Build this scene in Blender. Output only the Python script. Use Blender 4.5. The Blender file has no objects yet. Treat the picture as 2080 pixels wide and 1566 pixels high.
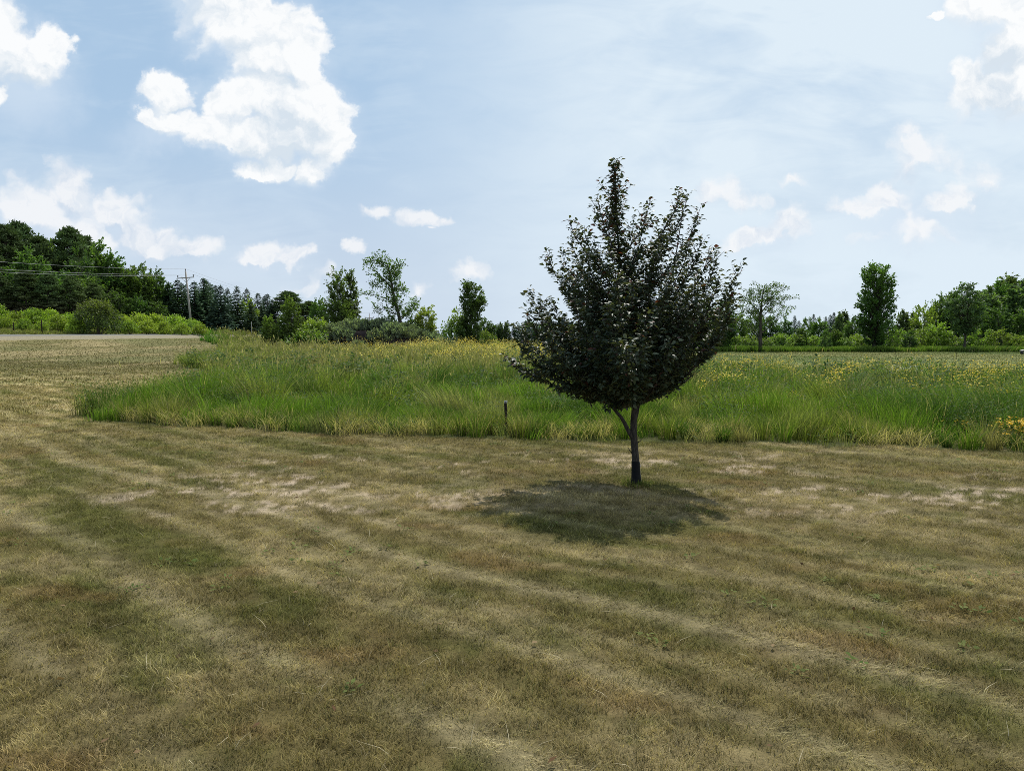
import bpy, math
import numpy as np
from mathutils import Vector

S = bpy.context.scene
COL = S.collection

# ------------------------------------------------------------------ camera
F, CX, CY, HOR, EYE = 1431.0, 1040.0, 783.0, 684.0, 1.6     # the photograph is 2080 x 1566
PITCH = math.atan((CY - HOR) / F)
cam_d = bpy.data.cameras.new("camera")
cam_d.sensor_width = 36.0
cam_d.lens = 36.0 * F / 2080.0
cam_d.clip_start = 0.05
cam_d.clip_end = 6000
cam = bpy.data.objects.new("camera", cam_d)
cam.location = (0, 0, EYE)
cam.rotation_euler = (math.radians(90) - PITCH, 0, 0)
COL.objects.link(cam)
S.camera = cam


def ray(px, py):
    a, b = (px - CX) / F, (CY - py) / F
    return a, math.cos(PITCH) + b * math.sin(PITCH), -math.sin(PITCH) + b * math.cos(PITCH)


def at(px, py, D):
    """World point at depth D on the line of sight of one spot of the photograph."""
    x, y, z = ray(px, py)
    k = D / y
    return np.array((x * k, D, EYE + z * k))


# ------------------------------------------------------------------ light, sky, exposure
SUN_DIR = Vector((0.80, 2.0, 3.7)).normalized()
SUN_EL = math.asin(SUN_DIR.z)
SUN_AZ = math.atan2(SUN_DIR.x, SUN_DIR.y)
sun_d = bpy.data.lights.new("sun", 'SUN')
sun_d.energy = 4.9
sun_d.angle = math.radians(0.55)
sun_d.color = (1.0, 0.955, 0.88)
sun = bpy.data.objects.new("sun", sun_d)
sun.rotation_euler = (-SUN_DIR).to_track_quat('-Z', 'Y').to_euler()
sun.location = (10, 40, 70)
COL.objects.link(sun)
S.view_settings.view_transform = 'Standard'
S.view_settings.look = 'None'
S.view_settings.exposure = 0.0
S.view_settings.gamma = 1.0
S.view_settings.use_curve_mapping = False
S.cycles.max_bounces = 6
S.cycles.diffuse_bounces = 2
S.cycles.glossy_bounces = 2
S.cycles.transmission_bounces = 4
S.cycles.transparent_max_bounces = 6
S.cycles.sample_clamp_indirect = 4.0
S.cycles.filter_width = 0.85
S.cycles.use_denoising = False

SKY_K = 0.10
world = bpy.data.worlds.new("World")
S.world = world
world.use_nodes = True
wt = world.node_tree
wt.nodes.clear()


class NT:
    """Small helper for writing node trees."""

    def __init__(self, tree):
        self.t = tree

    def n(self, typ, **kw):
        nd = self.t.nodes.new(typ)
        for k, v in kw.items():
            setattr(nd, k, v)
        return nd

    def put(self, sock, v):
        if isinstance(v, bpy.types.NodeSocket):
            self.t.links.new(v, sock)
        elif v is not None:
            sock.default_value = v

    def math(self, op, a, b=None, c=None, clamp=False):
        nd = self.n('ShaderNodeMath', operation=op, use_clamp=clamp)
        for i, v in enumerate((a, b, c)):
            if v is not None:
                self.put(nd.inputs[i], v)
        return nd.outputs[0]

    def vec(self, op, a, b=None, c=None, out=0):
        nd = self.n('ShaderNodeVectorMath', operation=op)
        for i, v in enumerate((a, b, c)):
            if v is not None:
                self.put(nd.inputs[i], v)
        return nd.outputs[out]

    def noise(self, v, scale, detail=4.0, rough=0.5, dist=0.0, out='Fac'):
        nd = self.n('ShaderNodeTexNoise')
        self.put(nd.inputs['Vector'], v)
        nd.inputs['Scale'].default_value = scale
        nd.inputs['Detail'].default_value = detail
        nd.inputs['Roughness'].default_value = rough
        nd.inputs['Distortion'].default_value = dist
        return nd.outputs[out]

    def step(self, v, lo, hi, a=0.0, b=1.0):
        nd = self.n('ShaderNodeMapRange', interpolation_type='SMOOTHSTEP')
        self.put(nd.inputs['Value'], v)
        for k, x in zip(('From Min', 'From Max', 'To Min', 'To Max'), (lo, hi, a, b)):
            self.put(nd.inputs[k], x)
        return nd.outputs['Result']

    def mix(self, f, a, b, blend='MIX'):
        nd = self.n('ShaderNodeMix', data_type='RGBA', blend_type=blend)
        self.put(nd.inputs['Factor'], f)
        for nm, v in ((6, a), (7, b)):
            if isinstance(v, (tuple, list)) and len(v) == 3:
                v = (*v, 1)
            self.put(nd.inputs[nm], v)
        return nd.outputs[2]


def build_sky():
    w = NT(wt)
    geo = w.n('ShaderNodeTexCoord')
    d = geo.outputs['Generated']
    sky = w.n('ShaderNodeTexSky', sky_type='NISHITA')
    sky.sun_disc = False
    sky.sun_elevation = SUN_EL
    sky.sun_rotation = SUN_AZ
    sky.altitude = 250
    sky.air_density = 1.0
    sky.dust_density = 2.2
    sky.ozone_density = 1.4
    sep = w.n('ShaderNodeSeparateXYZ')
    w.put(sep.inputs[0], d)
    X, Y, Z = sep.outputs
    yy = w.math('MAXIMUM', Y, 0.12)
    front = w.step(Y, 0.14, 0.3)
    u, v = w.math('DIVIDE', X, yy), w.math('DIVIDE', Z, yy)
    cmb = w.n('ShaderNodeCombineXYZ')
    w.put(cmb.inputs[0], u)
    w.put(cmb.inputs[1], v)
    p = cmb.outputs[0]                      # where a sky direction meets a sheet in front of the field
    k = 1.0 / SKY_K

    def field(q, blobs):
        acc = None
        for (cx, cy, rx, ry, wgt) in blobs:
            x, y, z = ray(cx, cy)
            c = (x / y, z / y)
            inv = (F / rx, F / ry, 0)
            e = w.vec('MULTIPLY_ADD', q, inv, (-c[0] * inv[0], -c[1] * inv[1], 0))
            e = w.vec('LENGTH', e, out=1)
            e = w.math('MULTIPLY_ADD', e, -wgt, wgt)
            acc = e if acc is None else w.math('SMOOTH_MAX', acc, e, 0.18)
        return acc

    CUM = [  # great cloud, upper left
        (440, -20, 80, 60, 1), (500, 50, 105, 75, 1), (570, 60, 72, 70, 1), (600, 120, 55, 80, 1), (540, 120, 80, 60, 1),
        (575, 200, 110, 75, 1), (645, 225, 62, 75, 1), (590, 265, 110, 60, 1), (668, 282, 45, 40, 1), (468, 215, 62, 42, 1),
        (345, 182, 50, 44, 1), (300, 228, 32, 28, 1), (352, 245, 60, 32, 1), (425, 262, 62, 34, 1), (512, 335, 40, 24, .9),
        (575, 332, 50, 24, .9), (638, 338, 42, 36, .9), (510, 275, 90, 40, 1),
        # upper left corner
        (-20, 60, 70, 90, 1), (45, 115, 62, 62, 1), (95, 90, 40, 50, 1), (-10, 190, 32, 22, .8),
        # upper right corner
        (2020, 20, 100, 50, 1), (2070, 90, 90, 70, 1), (1895, 48, 14, 12, 1), (1975, 180, 60, 60, .75), (2060, 180, 80, 60, .9)]
    LOW = [(145, 385, 55, 55, .75), (80, 430, 120, 60, .7), (238, 430, 48, 45, 1), (268, 470, 58, 48, 1), (190, 480, 100, 55, .8),
           (375, 497, 66, 22, .9), (310, 492, 60, 32, .9), (530, 510, 45, 24, 1), (588, 520, 32, 18, 1),
           (848, 456, 48, 17, .9), (893, 456, 22, 13, .9), (765, 438, 36, 12, .7), (725, 503, 22, 11, .7), (948, 557, 36, 16, .75), (855, 482, 15, 7, .6),
           (665, 550, 24, 14, .4), (600, 570, 34, 16, .4), (850, 578, 26, 12, .35),
           (1880, 303, 70, 30, .7), (1840, 335, 36, 30, .6), (1808, 392, 52, 34, .75), (1755, 415, 55, 22, .75), (1930, 404, 56, 24, .7), (1850, 470, 110, 36, .45),
           (2005, 368, 30, 32, .6), (1960, 390, 40, 30, .4), (1445, 395, 42, 30, .65), (1500, 415, 50, 18, .6), (1612, 466, 46, 32, .85), (1560, 482, 36, 22, .8),
           (1520, 492, 48, 24, .85), (1490, 505, 26, 20, .7), (1620, 370, 30, 10, .35)]
    LOW = [(a, b, c * 1.15, d * 1.25, e) for (a, b, c, d, e) in LOW]
    # ragged, billowing edges
    wv = w.noise(p, 9.0, 3.0, 0.55, out='Color')
    q = w.vec('MULTIPLY_ADD', w.vec('SUBTRACT', wv, (0.5, 0.5, 0.5)), (0.085, 0.070, 0), p)
    wv2 = w.noise(p, 34.0, 4.0, 0.6, out='Color')
    q = w.vec('MULTIPLY_ADD', w.vec('SUBTRACT', wv2, (0.5, 0.5, 0.5)), (0.040, 0.034, 0), q)
    fine = w.noise(q, 26.0, 7.0, 0.62)
    fine_up = w.noise(w.vec('ADD', q, (0.004, 0.012, 0)), 26.0, 7.0, 0.62)
    relief = w.math('SUBTRACT', fine, fine_up)

    def puff(vv, scale):
        nd = w.n('ShaderNodeTexVoronoi', feature='SMOOTH_F1', voronoi_dimensions='2D')
        w.put(nd.inputs['Vector'], vv)
        nd.inputs['Scale'].default_value = scale
        nd.inputs['Smoothness'].default_value = 0.35
        return nd.outputs['Distance']
    billow = w.math('MULTIPLY_ADD', puff(q, 46.0), 0.45, puff(q, 19.0))       # 0 on a puff, higher in the creases between

    def cover(blobs, amp, lo, hi, soft_):
        s = field(q, blobs)
        e = w.math('MULTIPLY_ADD', w.math('SUBTRACT', fine, 0.5), amp, s)
        up = field(w.vec('ADD', q, (0.006, 0.024, 0)), blobs)
        under = w.step(w.math('SUBTRACT', up, s), -0.06, 0.42)       # 1 on the underside of a lobe
        return s, under, w.step(w.math('MULTIPLY_ADD', w.math('SUBTRACT', billow, 0.62), -0.55, e), lo, w.math('MULTIPLY_ADD', under, soft_, hi))

    s1, un1, a1 = cover(CUM, 0.75, -0.14, 0.22, 0.28)
    halo = w.math('MAXIMUM', w.step(s1, -0.55, 0.35, 0.0, 0.45), w.step(field(q, [(140, 470, 260, 90, .8), (545, 520, 110, 40, .5), (1840, 440, 200, 90, .7), (60, 190, 130, 110, .8), (1570, 490, 120, 50, .5), (330, 270, 130, 50, .7)]), -0.1, 0.7, 0.0, 0.6))
    s2, un2, a2 = cover(LOW, 0.70, -0.06, 0.52, 0.85)
    grey = field(q, [(590, 275, 130, 55, 1), (520, 300, 90, 40, .8), (2030, 150, 95, 75, 1), (1990, 190, 60, 50, .9), (20, 160, 90, 50, .6), (560, 175, 45, 50, .6)])
    grey = w.step(grey, -0.1, 0.75, 0.0, 0.75)

    # veil of thin high cloud, thickening towards the sun on the right
    pv = w.vec('MULTIPLY', p, (1.0, 2.2, 1.0))
    veil_n = w.noise(pv, 2.3, 5.0, 0.55, 0.6)
    veil_f = w.noise(w.vec('MULTIPLY', p, (1.0, 3.2, 1.0)), 6.0, 5.0, 0.6, 0.8)
    side = w.step(u, -0.28, 0.30, 0.08, 0.95)
    veil = w.math('MULTIPLY', side, w.step(w.math('MULTIPLY_ADD', veil_f, 0.45, veil_n), 0.42, 0.86, 0.45, 1.25))
    band = w.math('MULTIPLY', w.step(w.math('MULTIPLY_ADD', veil_f, 0.5, veil_n), 0.58, 0.95), 0.40)
    veil = w.math('MAXIMUM', veil, band, clamp=True)

    base = w.mix(0.80, sky.outputs[0], (0.405 * k, 0.595 * k, 0.81 * k))
    low = w.step(v, 0.02, 0.36, 0.80, 0.0)
    base = w.mix(low, base, w.mix(w.step(u, -0.2, 0.4), (0.61 * k, 0.70 * k, 0.825 * k), (0.63 * k, 0.735 * k, 0.83 * k)))
    base = w.mix(veil, base, (0.74 * k, 0.85 * k, 0.94 * k))
    crease = w.math('MULTIPLY_ADD', billow, 0.55, -0.30)
    big = w.math('SUBTRACT', w.noise(q, 8.0, 4.0, 0.55), w.noise(w.vec('ADD', q, (0.010, 0.035, 0)), 8.0, 4.0, 0.55))
    relief = w.math('ADD', crease, w.math('MULTIPLY_ADD', big, 1.7, w.math('MULTIPLY', relief, 2.4)))
    lit = w.mix(w.math('MULTIPLY_ADD', un1, 0.50, w.math('ADD', relief, w.math('MULTIPLY_ADD', grey, 0.62, 0.02)), clamp=True), (0.99 * k, 1.0 * k, 1.0 * k), (0.69 * k, 0.775 * k, 0.855 * k))
    soft = w.mix(w.math('MULTIPLY_ADD', un2, 0.8, w.math('ADD', relief, 0.05), clamp=True), (0.95 * k, 0.955 * k, 0.965 * k), (0.62 * k, 0.71 * k, 0.83 * k))
    base = w.mix(w.math('MULTIPLY', halo, front), base, (0.66 * k, 0.77 * k, 0.90 * k))
    base = w.mix(w.math('MULTIPLY', w.math('MULTIPLY', a2, 0.80), front), base, soft)
    base = w.mix(w.math('MULTIPLY', w.math('MULTIPLY', a1, 0.94), front), base, lit)
    bg = w.n('ShaderNodeBackground')
    w.put(bg.inputs[0], base)
    bg.inputs[1].default_value = SKY_K
    out = w.n('ShaderNodeOutputWorld')
    wt.links.new(bg.outputs[0], out.inputs[0])
    world.cycles.sampling_method = 'MANUAL'
    world.cycles.sample_map_resolution = 512


build_sky()

# ------------------------------------------------------------------ numpy tools
RNG = np.random.default_rng


def lerp(a, b, t):
    return a + (b - a) * t


def sstep(x, a, b):
    t = np.clip((x - a) / (b - a), 0, 1)
    return t * t * (3 - 2 * t)


def vnoise(x, y, seed=0):
    xi, yi = np.floor(x), np.floor(y)
    fx, fy = x - xi, y - yi
    xi, yi = xi.astype(np.int64), yi.astype(np.int64)
    fx, fy = fx * fx * (3 - 2 * fx), fy * fy * (3 - 2 * fy)

    def h(a, b):
        n = (a * 374761393 + b * 668265263 + seed * 974634777) & 0xffffffff
        n = ((n ^ (n >> 13)) * 1274126177) & 0xffffffff
        n = n ^ (n >> 16)
        return (n & 0xffffff) / 16777215.0
    return lerp(lerp(h(xi, yi), h(xi + 1, yi), fx), lerp(h(xi, yi + 1), h(xi + 1, yi + 1), fx), fy)


def fbm(x, y, octs=4, seed=0, rough=0.5):
    s, a, t = 0, 1.0, 0
    for i in range(octs):
        c, sn = math.cos(i * 1.1), math.sin(i * 1.1)
        s = s + a * vnoise((x * c - y * sn) * 2 ** i + 17.3 * i, (x * sn + y * c) * 2 ** i - 9.1 * i, seed + i)
        t += a
        a *= rough
    return s / t


def in_poly(x, y, poly):
    ins = np.zeros(x.shape, bool)
    n = len(poly)
    for i in range(n):
        x0, y0 = poly[i]
        x1, y1 = poly[(i + 1) % n]
        if y0 == y1:
            continue
        c = ((y0 > y) != (y1 > y)) & (x < (x1 - x0) * (y - y0) / (y1 - y0) + x0)
        ins ^= c
    return ins


def make_mesh(name, V, quads=None, tris=None, col=None, mat=None, smooth=False):
    me = bpy.data.meshes.new(name)
    V = np.asarray(V, np.float32)
    me.vertices.add(len(V))
    me.vertices.foreach_set("co", V.ravel())
    parts, starts, o = [], [], 0
    for f, k in ((quads, 4), (tris, 3)):
        if f is not None and len(f):
            f = np.asarray(f, np.int32)
            parts.append(f.ravel())
            starts.append(o + np.arange(len(f), dtype=np.int32) * k)
            o += f.size
    li = np.concatenate(parts)
    ls = np.concatenate(starts)
    me.loops.add(len(li))
    me.loops.foreach_set("vertex_index", li)
    me.polygons.add(len(ls))
    me.polygons.foreach_set("loop_start", ls)
    if smooth:
        me.polygons.foreach_set("use_smooth", np.ones(len(ls), bool))
    me.update(calc_edges=True)
    if col is not None:
        at_ = me.color_attributes.new("col", 'FLOAT_COLOR', 'POINT')
        c = np.ones((len(V), 4), np.float32)
        c[:, :3] = col
        at_.data.foreach_set("color", c.ravel())
    if mat is not None:
        me.materials.append(mat)
    return me


class MB:
    """Collects shapes for one mesh."""

    def __init__(self):
        self.V, self.Q, self.T, self.C, self.n = [], [], [], [], 0

    def add(self, V, quads=None, tris=None, col=(1, 1, 1)):
        V = np.asarray(V, float).reshape(-1, 3)
        self.V.append(V)
        c = np.asarray(col, float)
        self.C.append(np.broadcast_to(c, (len(V), 3)) if c.ndim == 1 else c)
        if quads is not None and len(quads):
            self.Q.append(np.asarray(quads) + self.n)
        if tris is not None and len(tris):
            self.T.append(np.asarray(tris) + self.n)
        self.n += len(V)

    def tube(self, pts, radii, n=6, col=(1, 1, 1), cap=True):
        pts = np.asarray(pts, float)
        m = len(pts)
        radii = np.broadcast_to(np.asarray(radii, float), (m,))
        tan = np.gradient(pts, axis=0)
        tan /= np.linalg.norm(tan, axis=1)[:, None] + 1e-9
        ref = np.array((1, 0, 0)) if abs(tan[:, 0]).mean() < 0.8 else np.array((0, 1, 0))
        s = np.cross(tan, ref)
        s /= np.linalg.norm(s, axis=1)[:, None] + 1e-9
        b = np.cross(tan, s)
        a = np.arange(n) / n * 2 * math.pi
        ring = np.cos(a)[None, :, None] * s[:, None] + np.sin(a)[None, :, None] * b[:, None]
        V = (pts[:, None] + ring * radii[:, None, None]).reshape(-1, 3)
        i = np.arange(m - 1)[:, None] * n
        j = np.arange(n)[None]
        k = (j + 1) % n
        Q = np.stack((i + j, i + k, i + n + k, i + n + j), -1).reshape(-1, 4)
        T = []
        if cap:
            V = np.vstack((V, pts[0], pts[-1]))
            for jj in range(n):
                T.append((m * n, (jj + 1) % n, jj))
                T.append((m * n + 1, (m - 1) * n + jj, (m - 1) * n + (jj + 1) % n))
        self.add(V, Q, T, col)

    def box(self, c, s, col=(1, 1, 1), rot=0.0, bevel=0.0):
        c = np.asarray(c, float)
        x, y, z = (v / 2 for v in s)
        b = min(bevel, x * .9, y * .9, z * .9)
        prof = [(-x + b, -y), (x - b, -y), (x, -y + b), (x, y - b), (x - b, y), (-x + b, y), (-x, y - b), (-x, -y + b)] if b else [(-x, -y), (x, -y), (x, y), (-x, y)]
        n = len(prof)
        V = []
        for (k, h) in (((1 - b / max(x, y), -z), (1, -z + b), (1, z - b), (1 - b / max(x, y), z)) if b else ((1, -z), (1, z))):
            V += [(px * k, py * k, h) for px, py in prof]
        V = np.array(V)
        m = len(V) // n
        Q = [(i * n + j, i * n + (j + 1) % n, (i + 1) * n + (j + 1) % n, (i + 1) * n + j) for i in range(m - 1) for j in range(n)]
        T = [(0, j + 1, j) for j in range(1, n - 1)] + [((m - 1) * n, (m - 1) * n + j, (m - 1) * n + j + 1) for j in range(1, n - 1)]
        cr, sr = math.cos(rot), math.sin(rot)
        V = np.stack((V[:, 0] * cr - V[:, 1] * sr, V[:, 0] * sr + V[:, 1] * cr, V[:, 2]), -1) + c
        self.add(V, Q, T, col)

    def cards(self, P, d, nrm, L, W, col):
        """Leaf-shaped four-sided faces: base P, direction d, normal nrm."""
        d = d / (np.linalg.norm(d, axis=1)[:, None] + 1e-9)
        s = np.cross(d, nrm)
        s /= np.linalg.norm(s, axis=1)[:, None] + 1e-9
        L, W = np.broadcast_to(L, len(P))[:, None], np.broadcast_to(W, len(P))[:, None]
        up = np.cross(s, d)
        V = np.stack((P, P + d * L * .45 + s * W * .5 + up * L * .06, P + d * L, P + d * L * .45 - s * W * .5 + up * L * .06), 1)
        Q = np.arange(len(P) * 4).reshape(-1, 4)
        self.add(V.reshape(-1, 3), Q, None, np.repeat(col, 4, 0))

    def mesh(self, name, mat, smooth=False):
        return make_mesh(name, np.vstack(self.V), np.vstack(self.Q) if self.Q else None, np.vstack(self.T) if self.T else None, np.vstack(self.C), mat, smooth)


def link(name, data, parent=None, loc=(0, 0, 0)):
    o = bpy.data.objects.new(name, data)
    o.location = loc
    COL.objects.link(o)
    if parent is not None:
        o.parent = parent
    return o


def tag(o, label=None, cat=None, group=None, kind=None):
    for k, v in (('label', label), ('category', cat), ('group', group), ('kind', kind)):
        if v:
            o[k] = v
    return o


def thing(name, label, cat, loc=(0, 0, 0), rot=0.0, scale=1.0, group=None):
    o = link(name, None, None, tuple(float(v) for v in loc))
    o.empty_display_size = 0.2
    o.rotation_euler.z = rot
    o.scale = (scale,) * 3 if not hasattr(scale, '__len__') else tuple(scale)
    return tag(o, label, cat, group)


# ------------------------------------------------------------------ materials
def plant_mat(name, trans=0.35, rough=0.55, spec=0.3, tint=(1.1, 1.25, 0.55), gain=1.0, objvar=0.0, noise=0.0):
    m = bpy.data.materials.new(name)
    m.use_nodes = True
    w = NT(m.node_tree)
    m.node_tree.nodes.clear()
    a = w.n('ShaderNodeAttribute', attribute_name='col')
    c = a.outputs['Color']
    if objvar:
        r = w.n('ShaderNodeObjectInfo').outputs['Random']
        f = w.step(r, 0, 1, gain * (1 - objvar), gain * (1 + objvar))
        hs = w.n('ShaderNodeHueSaturation')
        w.put(hs.inputs['Value'], f)
        w.put(hs.inputs['Hue'], w.math('MULTIPLY_ADD', w.math('FRACT', w.math('MULTIPLY', r, 7.13)), 0.03, 0.485))
        w.put(hs.inputs['Color'], c)
        c = hs.outputs[0]
    if noise:
        g = w.n('ShaderNodeNewGeometry').outputs['Position']
        nz = w.noise(g, noise, 4.0, 0.6)
        c = w.mix(1.0, c, w.n('ShaderNodeCombineColor').outputs[0], 'MULTIPLY') if False else c
        k = w.step(nz, 0.3, 0.7, 0.75, 1.25)
        vm = w.vec('SCALE', c)
        w.put(vm.node.inputs['Scale'], k)
        c = vm
    b = w.n('ShaderNodeBsdfPrincipled')
    w.put(b.inputs['Base Color'], c)
    b.inputs['Roughness'].default_value = rough
    b.inputs['Specular IOR Level'].default_value = spec
    out = w.n('ShaderNodeOutputMaterial')
    sh = b.outputs[0]
    if trans:
        t = w.n('ShaderNodeBsdfTranslucent')
        w.put(t.inputs[0], w.mix(1.0, c, tint, 'MULTIPLY'))
        mx = w.n('ShaderNodeMixShader')
        mx.inputs[0].default_value = trans
        w.put(mx.inputs[1], sh)
        w.put(mx.inputs[2], t.outputs[0])
        sh = mx.outputs[0]
    w.put(out.inputs[0], sh)
    return m


def solid_mat(name, col, rough=0.7, spec=0.3, scale=20.0, amt=0.25, stretch=(1, 1, 1), bump=0.0, metal=0.0, attr=False):
    m = bpy.data.materials.new(name)
    m.use_nodes = True
    w = NT(m.node_tree)
    m.node_tree.nodes.clear()
    tc = w.n('ShaderNodeTexCoord').outputs['Object']
    v = w.vec('MULTIPLY', tc, stretch)
    nz = w.noise(v, scale, 6.0, 0.65)
    k = w.step(nz, 0.25, 0.75, 1 - amt, 1 + amt)
    src = w.n('ShaderNodeAttribute', attribute_name='col').outputs['Color'] if attr else (*col, 1)
    vm = w.n('ShaderNodeVectorMath', operation='SCALE')
    if attr:
        w.put(vm.inputs[0], src)
    else:
        vm.inputs[0].default_value = col
    w.put(vm.inputs['Scale'], k)
    b = w.n('ShaderNodeBsdfPrincipled')
    w.put(b.inputs['Base Color'], vm.outputs[0])
    b.inputs['Roughness'].default_value = rough
    b.inputs['Specular IOR Level'].default_value = spec
    b.inputs['Metallic'].default_value = metal
    if bump:
        bp = w.n('ShaderNodeBump')
        bp.inputs['Strength'].default_value = 0.6
        bp.inputs['Distance'].default_value = bump
        w.put(bp.inputs['Height'], nz)
        w.put(b.inputs['Normal'], bp.outputs[0])
    out = w.n('ShaderNodeOutputMaterial')
    w.put(out.inputs[0], b.outputs[0])
    return m


M_GRASS = plant_mat('lawn_blade', 0.30, 0.7, 0.08, (1.05, 1.1, 0.7))
M_MEADOW = plant_mat('meadow_blade', 0.42, 0.65, 0.12, (1.12, 1.28, 0.56))
M_FLOWER = plant_mat('petal', 0.35, 0.6, 0.2, (1.1, 1.0, 0.6))
M_LEAF = plant_mat('broad_leaf', 0.42, 0.55, 0.28, (1.2, 1.45, 0.5), gain=1.32, objvar=0.22)  # gain lifts the distant foliage colour in place of air haze
M_NEEDLE = plant_mat('needle', 0.16, 0.75, 0.12, (1.1, 1.2, 0.6), gain=1.45, objvar=0.20)  # gain likewise stands in for haze, in the needle colour
M_CRAB = plant_mat('crab_leaf', 0.28, 0.48, 0.42, (1.5, 1.25, 0.5))
M_BARK = solid_mat('bark', (0.06, 0.05, 0.042), 0.9, 0.15, 9.0, 0.5, (1, 1, 0.25), 0.02)
M_BARK_CRAB = solid_mat('crab_bark', (0.050, 0.043, 0.037), 0.9, 0.12, 60.0, 0.65, (1, 1, 0.35), 0.006)
M_GUARD = solid_mat('black_plastic', (0.006, 0.006, 0.008), 0.6, 0.15, 30.0, 0.2)
M_WOOD = solid_mat('weathered_wood', (0.30, 0.275, 0.25), 0.85, 0.2, 6.0, 0.3, (6, 6, 0.4), 0.004)
M_INSUL = solid_mat('insulator', (0.10, 0.10, 0.11), 0.3, 0.5, 8.0, 0.2)
M_WIRE = solid_mat('wire', (0.34, 0.35, 0.36), 0.5, 0.5, 2.0, 0.1)
M_STEEL = solid_mat('galvanised', (0.35, 0.36, 0.37), 0.5, 0.5, 12.0, 0.2, metal=0.5)
M_STAKE = solid_mat('rusty_stake', (0.030, 0.022, 0.020), 0.85, 0.12, 40.0, 0.5)
M_PALE = solid_mat('pale_paint', (0.34, 0.33, 0.31), 0.6, 0.3, 30.0, 0.15)
M_DARK = solid_mat('dark_paint', (0.02, 0.02, 0.02), 0.6, 0.3, 30.0, 0.2)
M_SOIL = solid_mat('bare_soil', (0.030, 0.021, 0.020), 0.95, 0.1, 3.0, 0.5, bump=0.05)  # soil colour darkened to suggest deep shade under the mound's shrubs
M_ROAD = solid_mat('road_surface', (0.135, 0.135, 0.128), 0.9, 0.2, 1.2, 0.12)
M_GRAVEL = solid_mat('gravel', (0.21, 0.185, 0.125), 0.95, 0.1, 8.0, 0.35)

# ------------------------------------------------------------------ terrain
RY = np.array([-200, 40, 66, 100, 118, 132, 150, 175, 194, 291, 420, 900, 3000], float)
RZ = np.array([1.2, 1.5, 1.58, 1.76, 1.80, 1.72, 1.30, 0.1, -1.1, -2.9, -4.2, -6, -8], float)
ROAD_W = 7.0


def road_x(y):
    return -55 + 0.11 * y


def base_z(x, y):
    r = sstep(x, -6, 16)
    b = -0.005 * np.clip(y - 8, 0, 112) * r - 0.014 * np.clip(y - 125, 0, 300)
    return b


def height(x, y):
    x, y = np.asarray(x, float), np.asarray(y, float)
    s = x - road_x(y)
    zr = np.interp(y, RY, RZ)
    side = np.where(s > 0, zr - 0.12 * sstep(s, 0, 1.5), zr + np.clip(-s, 0, ROAD_W) * 0.03
                    + 0.085 * np.clip(-s - ROAD_W - 1, 0, 12) + 0.02 * np.clip(-s - 20, 0, 60))
    wgt = np.exp(-np.clip(s, 0, None) / 12.5)
    wgt = wgt * sstep(-s, -75, -45)
    z = base_z(x, y) * (1 - wgt) + side * wgt
    r = np.hypot(x, y)
    z = z + (fbm(x * .45, y * .45, 3, 5) - .5) * 0.07 * sstep(r, 2, 6) * sstep(s, 1, 6)
    return z


def h1(x, y):
    return float(height(np.array([x]), np.array([y]))[0])


def on(px, D):
    """Ground point at depth D under the photograph's column px."""
    x = (px - CX) / F * D
    return np.array((x, D, h1(x, D)))


def gp(px, py):
    """Ground point seen at (px, py) - near, almost level ground."""
    x, y, z = ray(px, py)
    t = EYE / -z
    for _ in range(6):
        t = (EYE - h1(x * t, y * t)) / -z
    return (x * t, y * t)


def dp(px, D):
    return ((px - CX) / F * D, D)


MEADOW = [gp(172, 853), gp(300, 860), gp(400, 868), gp(490, 870), gp(620, 880), gp(761, 886), gp(900, 888), gp(1040, 890), gp(1180, 893),
          gp(1290, 895), gp(1440, 897), gp(1600, 900), gp(1750, 905), gp(1900, 910), gp(2080, 920), gp(2300, 935),
          (20, 8.6), (30, 24), dp(2300, 27), dp(2080, 26), dp(1800, 29), dp(1600, 31), dp(1450, 36), dp(1420, 45), dp(1330, 62), dp(1200, 80),
          dp(1000, 92), dp(700, 92), dp(560, 108), dp(470, 122), dp(432, 124), dp(412, 101), dp(420, 92), dp(452, 76), dp(462, 64), dp(430, 52), dp(372, 42),
          dp(360, 36), dp(395, 33), dp(428, 30), dp(428, 25), dp(380, 20.5), dp(300, 17.2), dp(215, 15.2), dp(160, 14.2)]


def meadow_mask(x, y):
    k = 0.02 * y
    jx = (fbm(x * 1.3, y * 1.3, 3, 71) - .5) * (0.55 + k)
    jy = (fbm(x * 1.3, y * 1.3, 3, 72) - .5) * (0.55 + k)
    return in_poly(x + jx, y + jy, MEADOW)


C = lambda *v: np.array(v, float)
OLIVE, BROWN, TAN, STRAW, GREEN, BARE, RUST = C(.160, .152, .047), C(.238, .192, .078), C(.420, .337, .168), C(.460, .385, .215), C(.112, .120, .030), C(.365, .290, .212), C(.280, .180, .078)


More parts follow.
